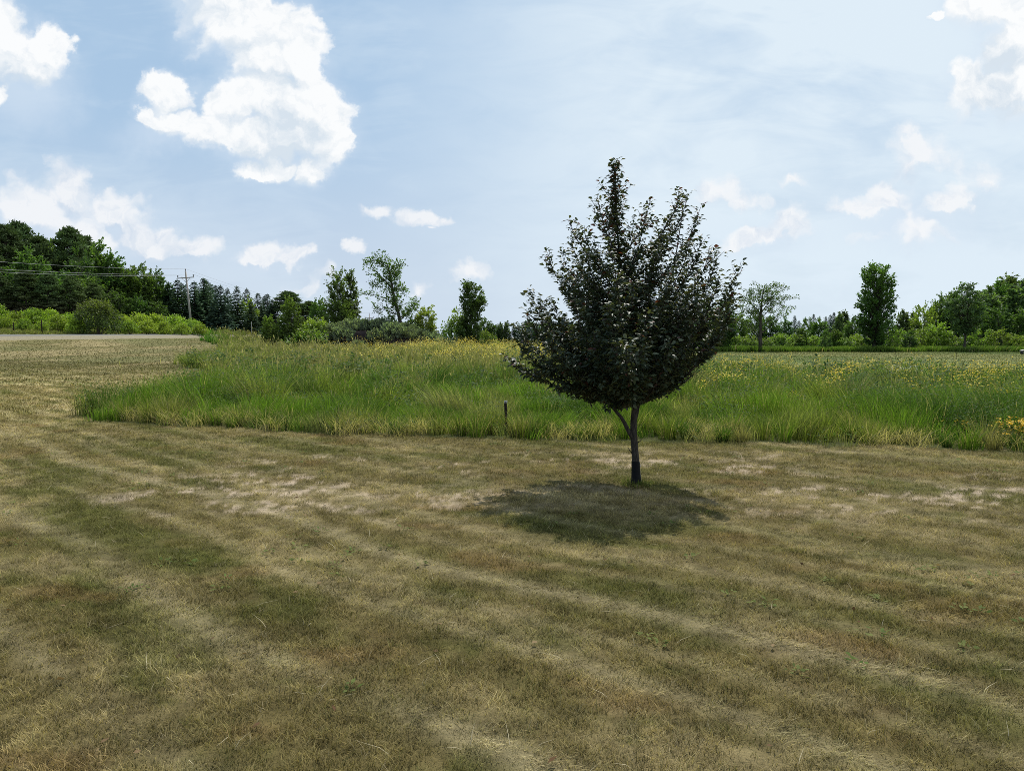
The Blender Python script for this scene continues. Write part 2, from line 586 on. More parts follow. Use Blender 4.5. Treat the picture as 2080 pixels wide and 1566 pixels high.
def lawn_col(x, y):
    """Colour of the mown lawn: dry and green patches, pale wheel lines, bare spots."""
    U, W = x * .77 - y * .63, x * .63 + y * .77                 # along and across the mower's path
    n1 = fbm(U * .55, W * 1.3, 4, 1, .6)
    n2 = fbm(U * .9 + 31, W * 2.4, 4, 11, .6)
    n3 = fbm(x * 2.6, y * 4.0 + 7, 4, 21, .6)
    n4 = fbm(U * .8 - 12, W * 1.7, 5, 31, .62)
    c = lerp(OLIVE, BROWN, sstep(n1, .30, .62)[:, None])
    c = lerp(c, TAN, (sstep(n2, .48, .74) * .85)[:, None])
    c = lerp(c, GREEN, (sstep(n4, .54, .76) * .62)[:, None])
    c = lerp(c, GREEN, (sstep(n3, .62, .8) * .6)[:, None])
    c = lerp(c, RUST, (sstep(fbm(x * 1.2 + 5, y * 2.6, 3, 41), .66, .82) * .5)[:, None])
    # wheel lines left by the mower
    q = x * .63 + y * .77 + (fbm(x * .35, y * .35, 2, 51) - .5) * .55 - .012 * np.clip(-x - 3, 0, 60)
    al = x * .77 - y * .63
    st = np.zeros_like(x)
    for q0, wd, amp in ((.55, .08, .7), (1.82, .10, .9), (3.40, .11, 1.0), (4.35, .10, .65), (1.15, .07, .6), (2.6, .08, .65), (2.95, .06, .45), (3.9, .07, .5), (5.0, .08, .5), (6.3, .09, .5), (5.6, .11, .5), (7.1, .12, .5), (7.9, .1, .4), (8.7, .13, .6), (10.3, .2, .6), (12.0, .2, .5), (14, .2, .5)):
        st = np.maximum(st, amp * np.exp(-((q - q0) / wd) ** 2))
    st = st * sstep(fbm(al * .7, q * 1.2, 3, 61), .08, .46)
    c = lerp(c, STRAW, (st * .85)[:, None])
    c = c * ((.80 + .4 * fbm(x * 9, y * 12, 3, 63)) * (.72 + .56 * fbm(U * 2.4, W * 4.0, 4, 65, .6)))[:, None]
    # bare, pinkish spots in a band under and beside the tree
    zone = sstep(y, 5.4, 6.8) * (1 - sstep(y, 8.8, 10.2)) * sstep(x, -5.4, -3.4) * (1 - sstep(x, 6.5, 8.5))
    b = sstep(fbm(x * 3.2 + 3, y * 6.0, 5, 81, .68) + .06 * zone, .560, .615) * zone * sstep(fbm(x * .7, y * .9, 2, 83), .28, .48)
    b = b * (1 - .8 * np.exp(-((x - .9) / 1.3) ** 2 - ((y - 6.6) / 1.0) ** 2))  # pale spots thinned inside the tree's shadow so the ground colour deepens it
    b = b * (.25 + .75 * sstep(fbm(x * 11, y * 15, 3, 85), .36, .58))
    c = lerp(c, BARE, (b * .92)[:, None])
    # far lawn: paler, streaked along the mowing direction
    s = x - road_x(y)
    far = sstep(y, 14, 40)
    stripe = fbm(s * .55 + y * .05, y * .05 + s * .02, 3, 91)
    bank = (1 - sstep(s, 6, 16)) * sstep(s, 0, 2)
    stripe = lerp(stripe, fbm((s * 1.1 + y * .40) * .55, (y - s * .5) * .06, 3, 95), bank)
    cf = lerp(C(.112, .104, .044), C(.235, .192, .102), sstep(stripe, .38, .64)[:, None])
    cf = lerp(cf, C(.110, .115, .050), (sstep(fbm(x * .16, y * .09, 3, 93), .5, .7) * .7)[:, None])
    c = lerp(c, cf, (far * .8)[:, None])
    return c, b, st


def ground_col(x, y):
    c, b, st = lawn_col(x, y)
    s = x - road_x(y)
    # mown field on the right, greener and smoother
    rf = sstep(x, 2, 14) * sstep(y, 24, 40)
    n = fbm(x * .05, y * .16, 4, 101)
    f = lerp(C(.100, .128, .042), C(.165, .168, .066), sstep(n, .35, .62)[:, None])
    f = lerp(f, C(.110, .150, .052), (sstep(fbm(x * .5, y * .4, 3, 103), .45, .6) * (1 - sstep(y, 52, 64)) * .6)[:, None])
    c = lerp(c, f, rf[:, None])
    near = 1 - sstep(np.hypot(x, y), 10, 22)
    c = c * (1 - .48 * near * (1 - b))[:, None]                    # painted shade: soil and thatch between near blades darkened
    m = meadow_mask(x, y)
    c[m] = lerp(C(.05, .055, .022), C(.09, .095, .035), fbm(x[m] * 2, y[m] * 2, 2, 105)[:, None])
    v = s < -ROAD_W - 1
    c[v] = lerp(C(.075, .10, .03), C(.15, .16, .05), fbm(x[v] * .3, y[v] * .3, 3, 107)[:, None])
    fr = (y > 96) & (x > -20)
    c[fr] = C(.04, .06, .02)
    fa = np.hypot(x, y) > 150
    c[fa] = C(.035, .055, .022)
    return c


def build_ground():
    rr = np.concatenate(([0.0], np.exp(np.arange(math.log(0.8), math.log(2600), 0.0185))))
    fa = np.concatenate((np.linspace(-47, 47, 360), np.linspace(50, 310, 66)[:-0 or None]))
    fa = np.radians(fa)
    R, A = np.meshgrid(rr, fa, indexing='ij')
    x, y = (R * np.sin(A)).ravel(), (R * np.cos(A)).ravel()
    z = height(x, y)
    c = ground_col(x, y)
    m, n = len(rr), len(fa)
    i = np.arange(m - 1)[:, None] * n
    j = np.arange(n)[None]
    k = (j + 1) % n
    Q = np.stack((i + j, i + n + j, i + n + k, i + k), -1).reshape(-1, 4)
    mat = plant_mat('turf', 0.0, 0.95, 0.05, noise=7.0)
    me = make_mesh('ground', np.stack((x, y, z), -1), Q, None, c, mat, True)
    # fold the texture of short turf into the surface
    w = NT(mat.node_tree)
    g = w.n('ShaderNodeNewGeometry').outputs['Position']
    nz = w.noise(g, 60.0, 5.0, 0.7)
    nz2 = w.noise(g, 9.0, 4.0, 0.6)
    bp = w.n('ShaderNodeBump')
    bp.inputs['Strength'].default_value = 0.8
    bp.inputs['Distance'].default_value = 0.03
    w.put(bp.inputs['Height'], w.math('ADD', nz, w.math('MULTIPLY', nz2, 1.5)))
    pr = [q for q in mat.node_tree.nodes if q.type == 'BSDF_PRINCIPLED'][0]
    w.put(pr.inputs['Normal'], bp.outputs[0])
    tag(link('ground', me), kind='structure')


build_ground()


def build_road():
    ys = np.linspace(-60, 420, 241)

    def strip(name, s_list, lift, mat, cat=None):
        V, Q = [], []
        n = len(s_list)
        for i, y in enumerate(ys):
            for s, l in zip(s_list, lift):
                x = road_x(y) + s
                zz = np.interp(y, RY, RZ) + (-s * 0.017 if s < 0 else -0.12 * s / 1.5)
                V.append((x, y, zz + l))
            if i:
                a, b = (i - 1) * n, i * n
                Q += [(a + j, a + j + 1, b + j + 1, b + j) for j in range(n - 1)]
        return tag(link(name, make_mesh(name, V, Q, None, (1, 1, 1), mat)), kind='structure')
    strip('road', [0.06, 0.0, -2.3, -4.7, -7.0, -7.02], [-0.3, 0.09, 0.11, 0.11, 0.09, -0.3], M_ROAD)
    strip('gravel_shoulder', [1.9, 0.8, 0.05], [-0.25, 0.04, 0.08], M_GRAVEL)


build_road()

# ------------------------------------------------------------------ grass
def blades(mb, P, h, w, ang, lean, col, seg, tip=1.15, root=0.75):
    """Tapering, bending grass blades, seg quads/triangles each."""
    N = len(P)
    side = np.stack((np.cos(ang), np.sin(ang), np.zeros(N)), -1)
    L3 = np.concatenate((lean, np.zeros((N, 1))), 1)
    rows, cols = [], []
    for i in range(seg):
        t = i / seg
        c = P + L3 * (t * t) + np.array((0, 0, 1)) * (h * t)[:, None]
        ww = (w * (1 - .35 * t) * .5)[:, None]
        rows += [c - side * ww, c + side * ww]
        cols += [col * lerp(root, tip, t)] * 2  # darker root, brighter tip: shade low in the grass put into the colour
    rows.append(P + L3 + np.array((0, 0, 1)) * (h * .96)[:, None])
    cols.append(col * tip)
    k = 2 * seg + 1
    V = np.stack(rows, 1).reshape(-1, 3)
    Cc = np.stack(cols, 1).reshape(-1, 3)
    o = np.arange(N)[:, None] * k
    Q = np.concatenate([o + np.array([[2 * i, 2 * i + 1, 2 * i + 3, 2 * i + 2]]) for i in range(seg - 1)]) if seg > 1 else None
    T = o + np.array([[2 * seg - 2, 2 * seg - 1, 2 * seg]])
    mb.add(V, Q, T, Cc)


def cells(x, y, size, seed):
    """Nearest point of a jittered grid: its three random numbers and how far off it is."""
    gx, gy = np.floor(x / size), np.floor(y / size)
    best = np.full(x.shape, 9.0)
    out = np.zeros((len(x), 3))
    for di in (-1, 0, 1):
        for dj in (-1, 0, 1):
            i, j = (gx + di).astype(np.int64), (gy + dj).astype(np.int64)
            hs = []
            for k in range(5):
                n = (i * 73856093 ^ j * 19349663 ^ (seed * 5 + k) * 83492791) & 0xffffffff
                n = ((n ^ (n >> 13)) * 1274126177) & 0xffffffff
                n = ((n ^ (n >> 15)) * 2246822519) & 0xffffffff
                hs.append(((n ^ (n >> 16)) & 0xffffff) / 16777215.0)
            d = np.hypot(x / size - (i + hs[0]), y / size - (j + hs[1]))
            m = d < best
            best = np.where(m, d, best)
            for k in range(3):
                out[:, k] = np.where(m, hs[2 + k], out[:, k])
    return out, best


def build_lawn():
    rng = RNG(4)
    mb = MB()
    for (y0, y1, den, w, h, seg) in ((1.7, 3.0, 15000, .0026, .030, 2), (3.0, 4.5, 10500, .0031, .031, 2), (4.5, 7, 6800, .0042, .032, 1), (7, 10, 3600, .006, .034, 1),
                                     (10, 14, 1700, .009, .038, 1), (14, 22, 620, .015, .05, 1), (22, 40, 120, .034, .055, 1), (40, 95, 16, .08, .06, 1)):
        ym = (y0 + y1) / 2
        hw = .76 * y1 + 2.4
        N = int(den * 2 * hw * (y1 - y0))
        x = rng.uniform(-hw, hw, N)
        y = rng.uniform(y0, y1, N)
        k = np.abs(x) < .76 * y + 2.4
        k &= (x - road_x(y)) > 2.0
        k &= ~((y > 93) & (x > 0))
        x, y = x[k], y[k]
        k = ~meadow_mask(x, y)
        x, y = x[k], y[k]
        c, b, st = lawn_col(x, y)
        if y0 >= 22:
            c = ground_col(x, y)
        keep = rng.random(len(x)) > b * .85
        clump = fbm(x * 7, y * 7, 2, 7)
        keep &= rng.random(len(x)) < sstep(clump, .12, .5) * .75 + .25
        x, y, c, b, st, clump = (a[keep] for a in (x, y, c, b, st, clump))
        N = len(x)
        # each blade is alive or dry, tuft by tuft
        tr_, td = cells(x, y, (.075 if y0 < 4.5 else .11 if y0 < 10 else .2), 9)
        r = np.clip(.62 * rng.random(N) + .38 * tr_[:, 0], 0, 1)
        c = c * (.62 + .76 * tr_[:, 1])[:, None]
        green = C(.120, .136, .038) * (.7 + .7 * rng.random((N, 1)))
        dry = C(.44, .365, .225) * (.6 + .6 * rng.random((N, 1)))
        gshare = .20 + .34 * sstep(c[:, 1] / c[:, 0], .78, 1.2)
        cc = np.where((r < gshare * .55)[:, None], lerp(c, green, .75), np.where((r > .86)[:, None], lerp(c, dry, .65 if y0 < 22 else .2), c * (.55 + .95 * rng.random((N, 1)))))
        P = np.stack((x, y, height(x, y) - .004), -1)
        hh = h * (.45 + .9 * rng.random(N)) * (.55 + .5 * clump + .5 * tr_[:, 2]) * (1.15 - .4 * np.clip(td, 0, 1)) * (1 - .35 * st)
        a = rng.random(N) * 2 * math.pi
        ln = hh * (.3 + 1.1 * rng.random(N))
        comb = st * 1.2
        lean = np.stack((np.cos(a) * ln + comb * hh * .77, np.sin(a) * ln - comb * hh * .63), -1)
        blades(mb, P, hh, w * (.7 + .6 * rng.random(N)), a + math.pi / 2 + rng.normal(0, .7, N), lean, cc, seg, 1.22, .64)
    # a few long bleached stems lying about
    N = 420
    y = rng.uniform(2.4, 10, N)
    x = rng.uniform(-1, 1, N) * (.75 * y + 1)
    k = ~meadow_mask(x, y)
    x, y = x[k], y[k]
    N = len(x)
    a = rng.random(N) * 2 * math.pi
    ln = rng.uniform(.05, .16, N)
    blades(mb, np.stack((x, y, height(x, y) + .01), -1), rng.uniform(.01, .05, N), np.full(N, .003), a + 1.57, np.stack((np.cos(a) * ln, np.sin(a) * ln), -1), C(.48, .42, .28) * (.7 + .5 * rng.random((N, 1))), 2)
    # flat weeds, clover and fallen leaves in the turf
    N = 330
    y = 2.2 + 8 * rng.random(N) ** 1.3
    x = rng.uniform(-1, 1, N) * (.75 * y + 1)
    k = ~meadow_mask(x, y) & (fbm(x * .8, y * .8, 3, 99) > .46)
    x, y = x[k], y[k]
    i = np.repeat(np.arange(len(x)), 9)
    n = len(i)
    a = rng.random(n) * 6.28
    r = rng.random(n) * .05
    P = np.stack((x[i] + np.cos(a) * r, y[i] + np.sin(a) * r, height(x, y)[i] + rng.uniform(.008, .034, n)), -1)
    d = np.stack((np.cos(a), np.sin(a), rng.uniform(-.1, .5, n)), -1)
    wc = lerp(C(.085, .125, .030), C(.150, .165, .050), rng.random((len(x), 1)))[i] * rng.uniform(.7, 1.25, (n, 1))
    mb.cards(P, d, rng.normal(0, .3, (n, 3)) + (0, 0, 1), rng.uniform(.018, .050, n), rng.uniform(.012, .024, n), wc)
    N = 120
    y = 2.2 + 7 * rng.random(N)
    x = rng.uniform(-1, 1, N) * (.75 * y + 1)
    a = rng.random(N) * 6.28
    mb.cards(np.stack((x, y, height(x, y) + .022), -1), np.stack((np.cos(a), np.sin(a), rng.uniform(-.2, .3, N)), -1), rng.normal(0, .4, (N, 3)) + (0, 0, 1), rng.uniform(.02, .05, N), rng.uniform(.012, .03, N), lerp(C(.10, .05, .025), C(.26, .19, .10), rng.random((N, 1))))
    tag(link('lawn_grass', mb.mesh('lawn_grass', M_GRASS)), 'short dry brown and olive mown grass of the lawn', 'grass', kind='stuff')


MG, MD, MY, MT, MGR = C(.112, .184, .022), C(.054, .100, .020), C(.170, .205, .040), C(.40, .33, .18), C(.135, .160, .085)


def clump(x, y):
    a, da = cells(x, y, .75, 3)
    b, db = cells(x, y, 2.2, 4)
    f = sstep(y, 22, 34)
    return lerp(a, b, f[:, None]), lerp(da, db, f)


def meadow_height(x, y):
    h = .48 + .14 * sstep(y, 14, 24) + .10 * sstep(y, 30, 65) * (1 - sstep(x, 2, 10)) - .06 * sstep(y, 15, 22) * sstep(x, 3, 8)
    h = h * (.45 + .62 * fbm(x * .55, y * .55, 2, 121) + .55 * sstep(fbm(x * 1.7, y * 1.7, 2, 123), .35, .75))
    r, d = clump(x, y)
    h = h * (.62 + .70 * r[:, 0]) * (1.12 - .55 * np.clip(d, 0, 1) ** 2)
    edge = gp_front(x)
    h = h * (.50 + .50 * sstep(y - edge, .0, .9))
    return h


FX = np.array([p[0] for p in MEADOW[:17]])
FY = np.array([p[1] for p in MEADOW[:17]])


def gp_front(x):
    return np.where(x < FX[0], FY[0], np.interp(x, FX, FY))


def tall_grass(mb, rng, x, y, per, w, hfun, seg, palette):
    """Tufts at x, y: blades fan out of each."""
    N = len(x)
    if not N:
        return
    h0 = hfun(x, y)
    tc = palette(x, y, rng)
    i = np.repeat(np.arange(N), per)
    n = len(i)
    r = rng.random(n) ** .6
    a = rng.random(n) * 2 * math.pi
    sp = .10 + .25 * h0[i] * .5
    ox, oy = np.cos(a) * r * sp, np.sin(a) * r * sp
    X, Y = x[i] + ox, y[i] + oy
    hh = h0[i] * rng.uniform(.5, 1.12, n)
    ln = hh * (.12 + .5 * r * rng.random(n))
    wx = (clump(x, y)[0][:, 2][i] - .5) * .85
    lean = np.stack((np.cos(a) * ln + wx * hh, np.sin(a) * ln), -1)
    c = tc[i] * rng.uniform(.68, 1.35, (n, 1))
    dead = rng.random(n) < .05
    c[dead] = MT * rng.uniform(.6, 1.2, (dead.sum(), 1))
    blades(mb, np.stack((X, Y, height(X, Y) - .02), -1), hh, w * rng.uniform(.6, 1.4, n), rng.random(n) * math.pi, lean, c, seg, 1.2, .7)


def meadow_palette(x, y, rng):
    n = len(x)
    a, b = fbm(x * .45, y * .45, 3, 131), fbm(x * .22 + 9, y * .3, 3, 133)
    c = lerp(MG, MY, sstep(a, .5, .78)[:, None])
    c = lerp(c, MD, (sstep(b, .5, .68) * .85)[:, None])
    grey = sstep(x, 3, 8) * sstep(y, 13, 18) * sstep(fbm(x * .6, y * .6, 3, 137), .42, .6)
    c = lerp(c, MGR, (grey * .7)[:, None])
    far = sstep(y, 17, 32) * (1 - sstep(x, 4, 12)) * (1 - sstep(-x - .36 * y, -2, 6) * .6)
    c = lerp(c, C(.250, .220, .095), (far * (.60 + .38 * sstep(fbm(x * .2, y * .12, 3, 139), .35, .6)))[:, None])
    r, d = clump(x, y)
    amt = .75 - .35 * far
    c = np.where((r[:, 1] < .22)[:, None], lerp(c, MD * .95, (amt)[:, None]), c)
    c = np.where(((r[:, 1] > .66) & (r[:, 1] < .76))[:, None], lerp(c, C(.19, .19, .06), (amt)[:, None]), c)
    c = np.where((r[:, 1] > .93)[:, None], lerp(c, C(.29, .25, .125), (amt * .8)[:, None]), c)
    strip = sstep(-x / y, .40, .44) * sstep(y, 60, 80)          # lush green by the road
    c = lerp(c, C(.075, .19, .022), strip[:, None])
    e = y - gp_front(x)
    dry = (1 - sstep(e, .1, 1.1)) * sstep(fbm(x * 1.9, y * 1.9, 3, 141), .46, .66)
    c = lerp(c, C(.25, .22, .115), (dry * .5)[:, None])
    c = c * np.exp(rng.normal(0, .26, (n, 1)))
    return c


def build_meadow():
    rng = RNG(8)
    mb = MB()
    for (y0, y1, tufts, per, w, seg) in ((8.5, 13, 52, 30, .0060, 3), (13, 17, 34, 26, .0085, 3), (17, 24, 17, 20, .015, 3), (24, 36, 8, 18, .024, 2), (36, 60, 3.4, 16, .042, 2), (60, 126, 1.4, 15, .075, 2)):
        hw = .78 * y1 + 3.0
        N = int(tufts * 2 * hw * (y1 - y0))
        x, y = rng.uniform(-hw, hw, N), rng.uniform(y0, y1, N)
        k = np.abs(x) < .78 * y + 3.0
        x, y = x[k], y[k]
        k = meadow_mask(x, y)
        x, y = x[k], y[k]
        k = np.hypot((x + 16.2) / 7.5, (y - 82) / 5) > 1
        x, y = x[k], y[k]
        e = y - gp_front(x)
        k = (rng.random(len(x)) < .25 + .75 * sstep(e, .05, 1.0)) | (cells(x, y, .6, 12)[0][:, 0] > .62)
        x, y = x[k], y[k]
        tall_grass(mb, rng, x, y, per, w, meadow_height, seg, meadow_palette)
        # broad-leaved weeds here and there
        wk = (fbm(x * .8 + 40, y * .8, 3, 145) + .08 * sstep(x, 3, 8) > .60) & (rng.random(len(x)) < .6)
        if wk.any() and y1 <= 36:
            wx, wy = x[wk], y[wk]
            ii = np.repeat(np.arange(len(wx)), 26)
            m = len(ii)
            hw2 = meadow_height(wx, wy)[ii] * rng.uniform(.2, 1.05, m)
            ox = rng.normal(0, .10, (m, 2))
            Pw = np.stack((wx[ii] + ox[:, 0], wy[ii] + ox[:, 1], height(wx, wy)[ii] + hw2), -1)
            dw = np.concatenate((ox * 6 + rng.normal(0, .5, (m, 2)), rng.uniform(-.3, .5, (m, 1))), 1)
            cw = lerp(C(.050, .095, .028), C(.110, .145, .060), rng.random((len(wx), 1)))[ii] * rng.uniform(.7, 1.3, (m, 1))
            mb.cards(Pw, dw, rng.normal(0, .5, (m, 3)) + (0, 0, 1), w * 7.5 * rng.uniform(.6, 1.3, m), w * 3.2 * rng.uniform(.7, 1.2, m), cw)
        # seed stalks above the leaves
        k = rng.random(len(x)) < .55 * sstep(y, 15, 26) + .10
        sx, sy = x[k] + rng.normal(0, .1, k.sum()), y[k] + rng.normal(0, .1, k.sum())
        n = len(sx)
        hh = meadow_height(sx, sy) * rng.uniform(1.0, 1.3, n)
        a = rng.random(n) * 6.28
        ln = hh * rng.uniform(.02, .22, n)
        lean = np.stack((np.cos(a) * ln, np.sin(a) * ln), -1)
        P = np.stack((sx, sy, height(sx, sy)), -1)
        cs = lerp(MT, C(.26, .24, .12), rng.random((n, 1))) * rng.uniform(.7, 1.2, (n, 1))
        blades(mb, P, hh, np.full(n, w * .45), rng.random(n) * 3.14, lean, cs, 2, 1.0, .8)
        tip = P + np.concatenate((lean * .8, (hh * .86)[:, None]), 1)
        d = np.concatenate((lean * .4, (hh * .25)[:, None]), 1)
        nr = np.stack((np.cos(a), np.sin(a), np.zeros(n)), -1)
        mb.cards(tip, d, nr, hh * .2, np.full(n, w * 1.5), cs * 1.1)
    N = 150
    x = rng.uniform(-8.1, 14, N)
    y = gp_front(x) + rng.uniform(.0, .9, N)
    i = np.repeat(np.arange(N), 150)
    n = len(i)
    a, r = rng.random(n) * 6.28, rng.random(n) ** .7
    sz = rng.uniform(.22, .50, N)[i]
    hh = sz * rng.uniform(.55, 1.15, n)
    X, Y = x[i] + np.cos(a) * r * sz * .30, y[i] + np.sin(a) * r * sz * .25
    ln = hh * (.15 + .75 * r * rng.random(n))
    pal = np.array([MG, MG * .8, MY, MY * .8, MD * 1.1, C(.22, .20, .08)])[rng.integers(0, 6, N)][i] * rng.uniform(.65, 1.35, (n, 1))
    dd = rng.random(n) < .14
    pal[dd] = MT * rng.uniform(.6, 1.2, (dd.sum(), 1))
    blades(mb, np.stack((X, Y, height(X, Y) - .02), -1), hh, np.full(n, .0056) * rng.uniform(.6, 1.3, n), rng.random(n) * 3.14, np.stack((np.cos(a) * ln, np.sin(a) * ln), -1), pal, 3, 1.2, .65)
    # bleached dead tussocks leaning out along the mown edge
    N = 210
    x = rng.uniform(-8.1, 13, N)
    y = gp_front(x) + rng.uniform(-.1, 1.1, N)
    k = (fbm(x * .9, y * .0, 2, 151) > .44)
    x, y = x[k], y[k]
    i = np.repeat(np.arange(len(x)), 46)
    n = len(i)
    a = rng.normal(-1.57, 1.1, n)
    hh = rng.uniform(.10, .34, n)
    ln = rng.uniform(.08, .36, n)
    X, Y = x[i] + rng.normal(0, .11, n), y[i] + rng.normal(0, .09, n)
    blades(mb, np.stack((X, Y, height(X, Y)), -1), hh, np.full(n, .006), rng.random(n) * 3.14, np.stack((np.cos(a) * ln, np.sin(a) * ln), -1), MT * rng.uniform(.7, 1.4, (n, 1)), 3, 1.1, .8)
    b0 = gp(1292, 985)
    n = 420
    a, r = rng.random(n) * 6.28, .05 + .13 * rng.random(n) ** 1.5
    X, Y = b0[0] + np.cos(a) * r, b0[1] + np.sin(a) * r
    blades(mb, np.stack((X, Y, height(X, Y) - .01), -1), rng.uniform(.03, .11, n), np.full(n, .0042), rng.random(n) * 3.14, np.stack((np.cos(a), np.sin(a)), -1) * rng.uniform(0, .05, (n, 1)), lerp(MG * .8, C(.25, .21, .09), rng.random((n, 1))), 2)
    tag(link('meadow_grass', mb.mesh('meadow_grass', M_MEADOW)), 'tall uncut green and seeding meadow grass beyond the lawn', 'grass', kind='stuff')


def build_verges():
    rng = RNG(12)
    mb = MB()
    # unmown strip in front of the right-hand wood
    N = 9000
    x, y = rng.uniform(17, 88, N), rng.uniform(93.5, 101, N)
    tall_grass(mb, rng, x, y, 9, .09, lambda a, b: .78 * (.75 + .5 * fbm(a * .4, b * .4, 2, 161)), 2,
               lambda a, b, r: lerp(C(.075, .145, .024), C(.135, .185, .035), fbm(a * .25, b * .3, 3, 163)[:, None]))
    tag(link('tall_grass', mb.mesh('tall_grass', M_MEADOW)), 'strip of tall green grass along the foot of the wood on the right', 'grass', kind='stuff')
    mb = MB()
    N = 8000
    y = rng.uniform(48, 128, N)
    x = road_x(y) - ROAD_W - 1 - rng.random(N) * 15
    tall_grass(mb, rng, x, y, 8, .08, lambda a, b: .38 * (.6 + .8 * fbm(a * .4, b * .4, 2, 165)), 2,
               lambda a, b, r: lerp(C(.10, .14, .028), C(.22, .21, .08), fbm(a * .2, b * .2, 3, 167)[:, None]))
    tag(link('verge_grass', mb.mesh('verge_grass', M_MEADOW)), 'green and tan verge grass on the far side of the road', 'grass', kind='stuff')


def flower_heads(mb, rng, x, y, hh, size, col, per=4, flat=.3, spread=.05, stem=True):
    n = len(x)
    P = np.stack((x, y, height(x, y) + hh), -1)
    i = np.repeat(np.arange(n), per)
    m = len(i)
    Q = P[i] + rng.normal(0, 1, (m, 3)) * (spread, spread, spread * .8)
    nr = rng.normal(0, flat, (m, 3)) + (0, 0, 1)
    a = rng.random(m) * 6.28
    d = np.stack((np.cos(a), np.sin(a), rng.normal(0, .25, m)), -1)
    mb.cards(Q, d, nr, size * rng.uniform(.7, 1.3, m), size * .8 * rng.uniform(.7, 1.3, m), col * rng.uniform(.75, 1.2, (m, 1)))
    if stem:
        blades(mb, np.stack((x, y, height(x, y)), -1), hh, np.full(n, size * .18), rng.random(n) * 3.14, rng.normal(0, .03, (n, 2)), np.broadcast_to(C(.13, .15, .05), (n, 3)), 1)


def build_flowers():
    rng = RNG(21)
    mb = MB()
    N = 12500
    y = 34 + 54 * rng.random(N) ** .75
    px = rng.uniform(560, 1130, N)
    x = (px - CX) / F * y
    dens = sstep(px, 640, 940) * 1.1 + .06
    k = (rng.random(N) < dens * sstep(fbm(x * .45, y * .2, 3, 171), .40, .58)) & meadow_mask(x, y)
    x, y = x[k], y[k]
    flower_heads(mb, rng, x, y, meadow_height(x, y) * rng.uniform(.85, 1.2, len(x)), .068, C(.76, .65, .12), 4, .6, .10)
    N = 3800
    y = rng.uniform(16, 30, N)
    px = rng.uniform(1420, 2120, N)
    x = (px - CX) / F * y
    k = (rng.random(N) < sstep(fbm(x * .55, y * .4, 3, 173), .46, .58)) & meadow_mask(x, y)
    x, y = x[k], y[k]
    flower_heads(mb, rng, x, y, meadow_height(x, y) * rng.uniform(.80, 1.18, len(x)), .042, C(.74, .60, .09), 5, .6, .06)
    tag(link('yellow_wildflowers', mb.mesh('yellow_wildflowers', M_FLOWER)), 'haze of small yellow wildflowers across the back of the meadow', 'wildflowers', kind='stuff')
    mb = MB()
    N = 210
    x, y = rng.normal(0, 1, N), rng.normal(0, 1, N)
    c0 = dp(2058, 10.25)
    x, y = c0[0] + x * .17 + rng.random(N) * .6, c0[1] + y * .22
    flower_heads(mb, rng, x, y, rng.uniform(.18, .42, N), .036, C(.76, .50, .05), 3, .25, .012)
    N = 16
    c0 = dp(1955, 11.05)
    flower_heads(mb, rng, c0[0] + rng.normal(0, .12, N), c0[1] + rng.normal(0, .1, N), rng.uniform(.15, .3, N), .035, C(.80, .52, .03), 3, .25, .012)
    tag(link('orange_daisies', mb.mesh('orange_daisies', M_FLOWER)), 'patch of orange-yellow daisies at the meadow edge, far right', 'wildflowers', kind='stuff')
    mb = MB()
    N = 46
    c0 = dp(1838, 23.0)
    x, y = c0[0] + rng.normal(0, .28, N), c0[1] + rng.normal(0, .5, N)
    flower_heads(mb, rng, x, y, rng.uniform(.5, .72, N), .045, C(.80, .80, .76), 4, .3, .03)
    tag(link('white_wildflowers', mb.mesh('white_wildflowers', M_FLOWER)), 'small patch of white flowers among the weeds of the right meadow', 'wildflowers', kind='stuff')


build_lawn()
build_meadow()
build_verges()
build_flowers()

# ------------------------------------------------------------------ tree builders
def bez(a, b, c, n):
    t = np.linspace(0, 1, n)[:, None]
    return (1 - t) ** 2 * a + 2 * t * (1 - t) * b + t * t * c


def sphere_dirs(rng, n):
    d = rng.normal(0, 1, (n, 3))
    return d / np.linalg.norm(d, axis=1)[:, None]


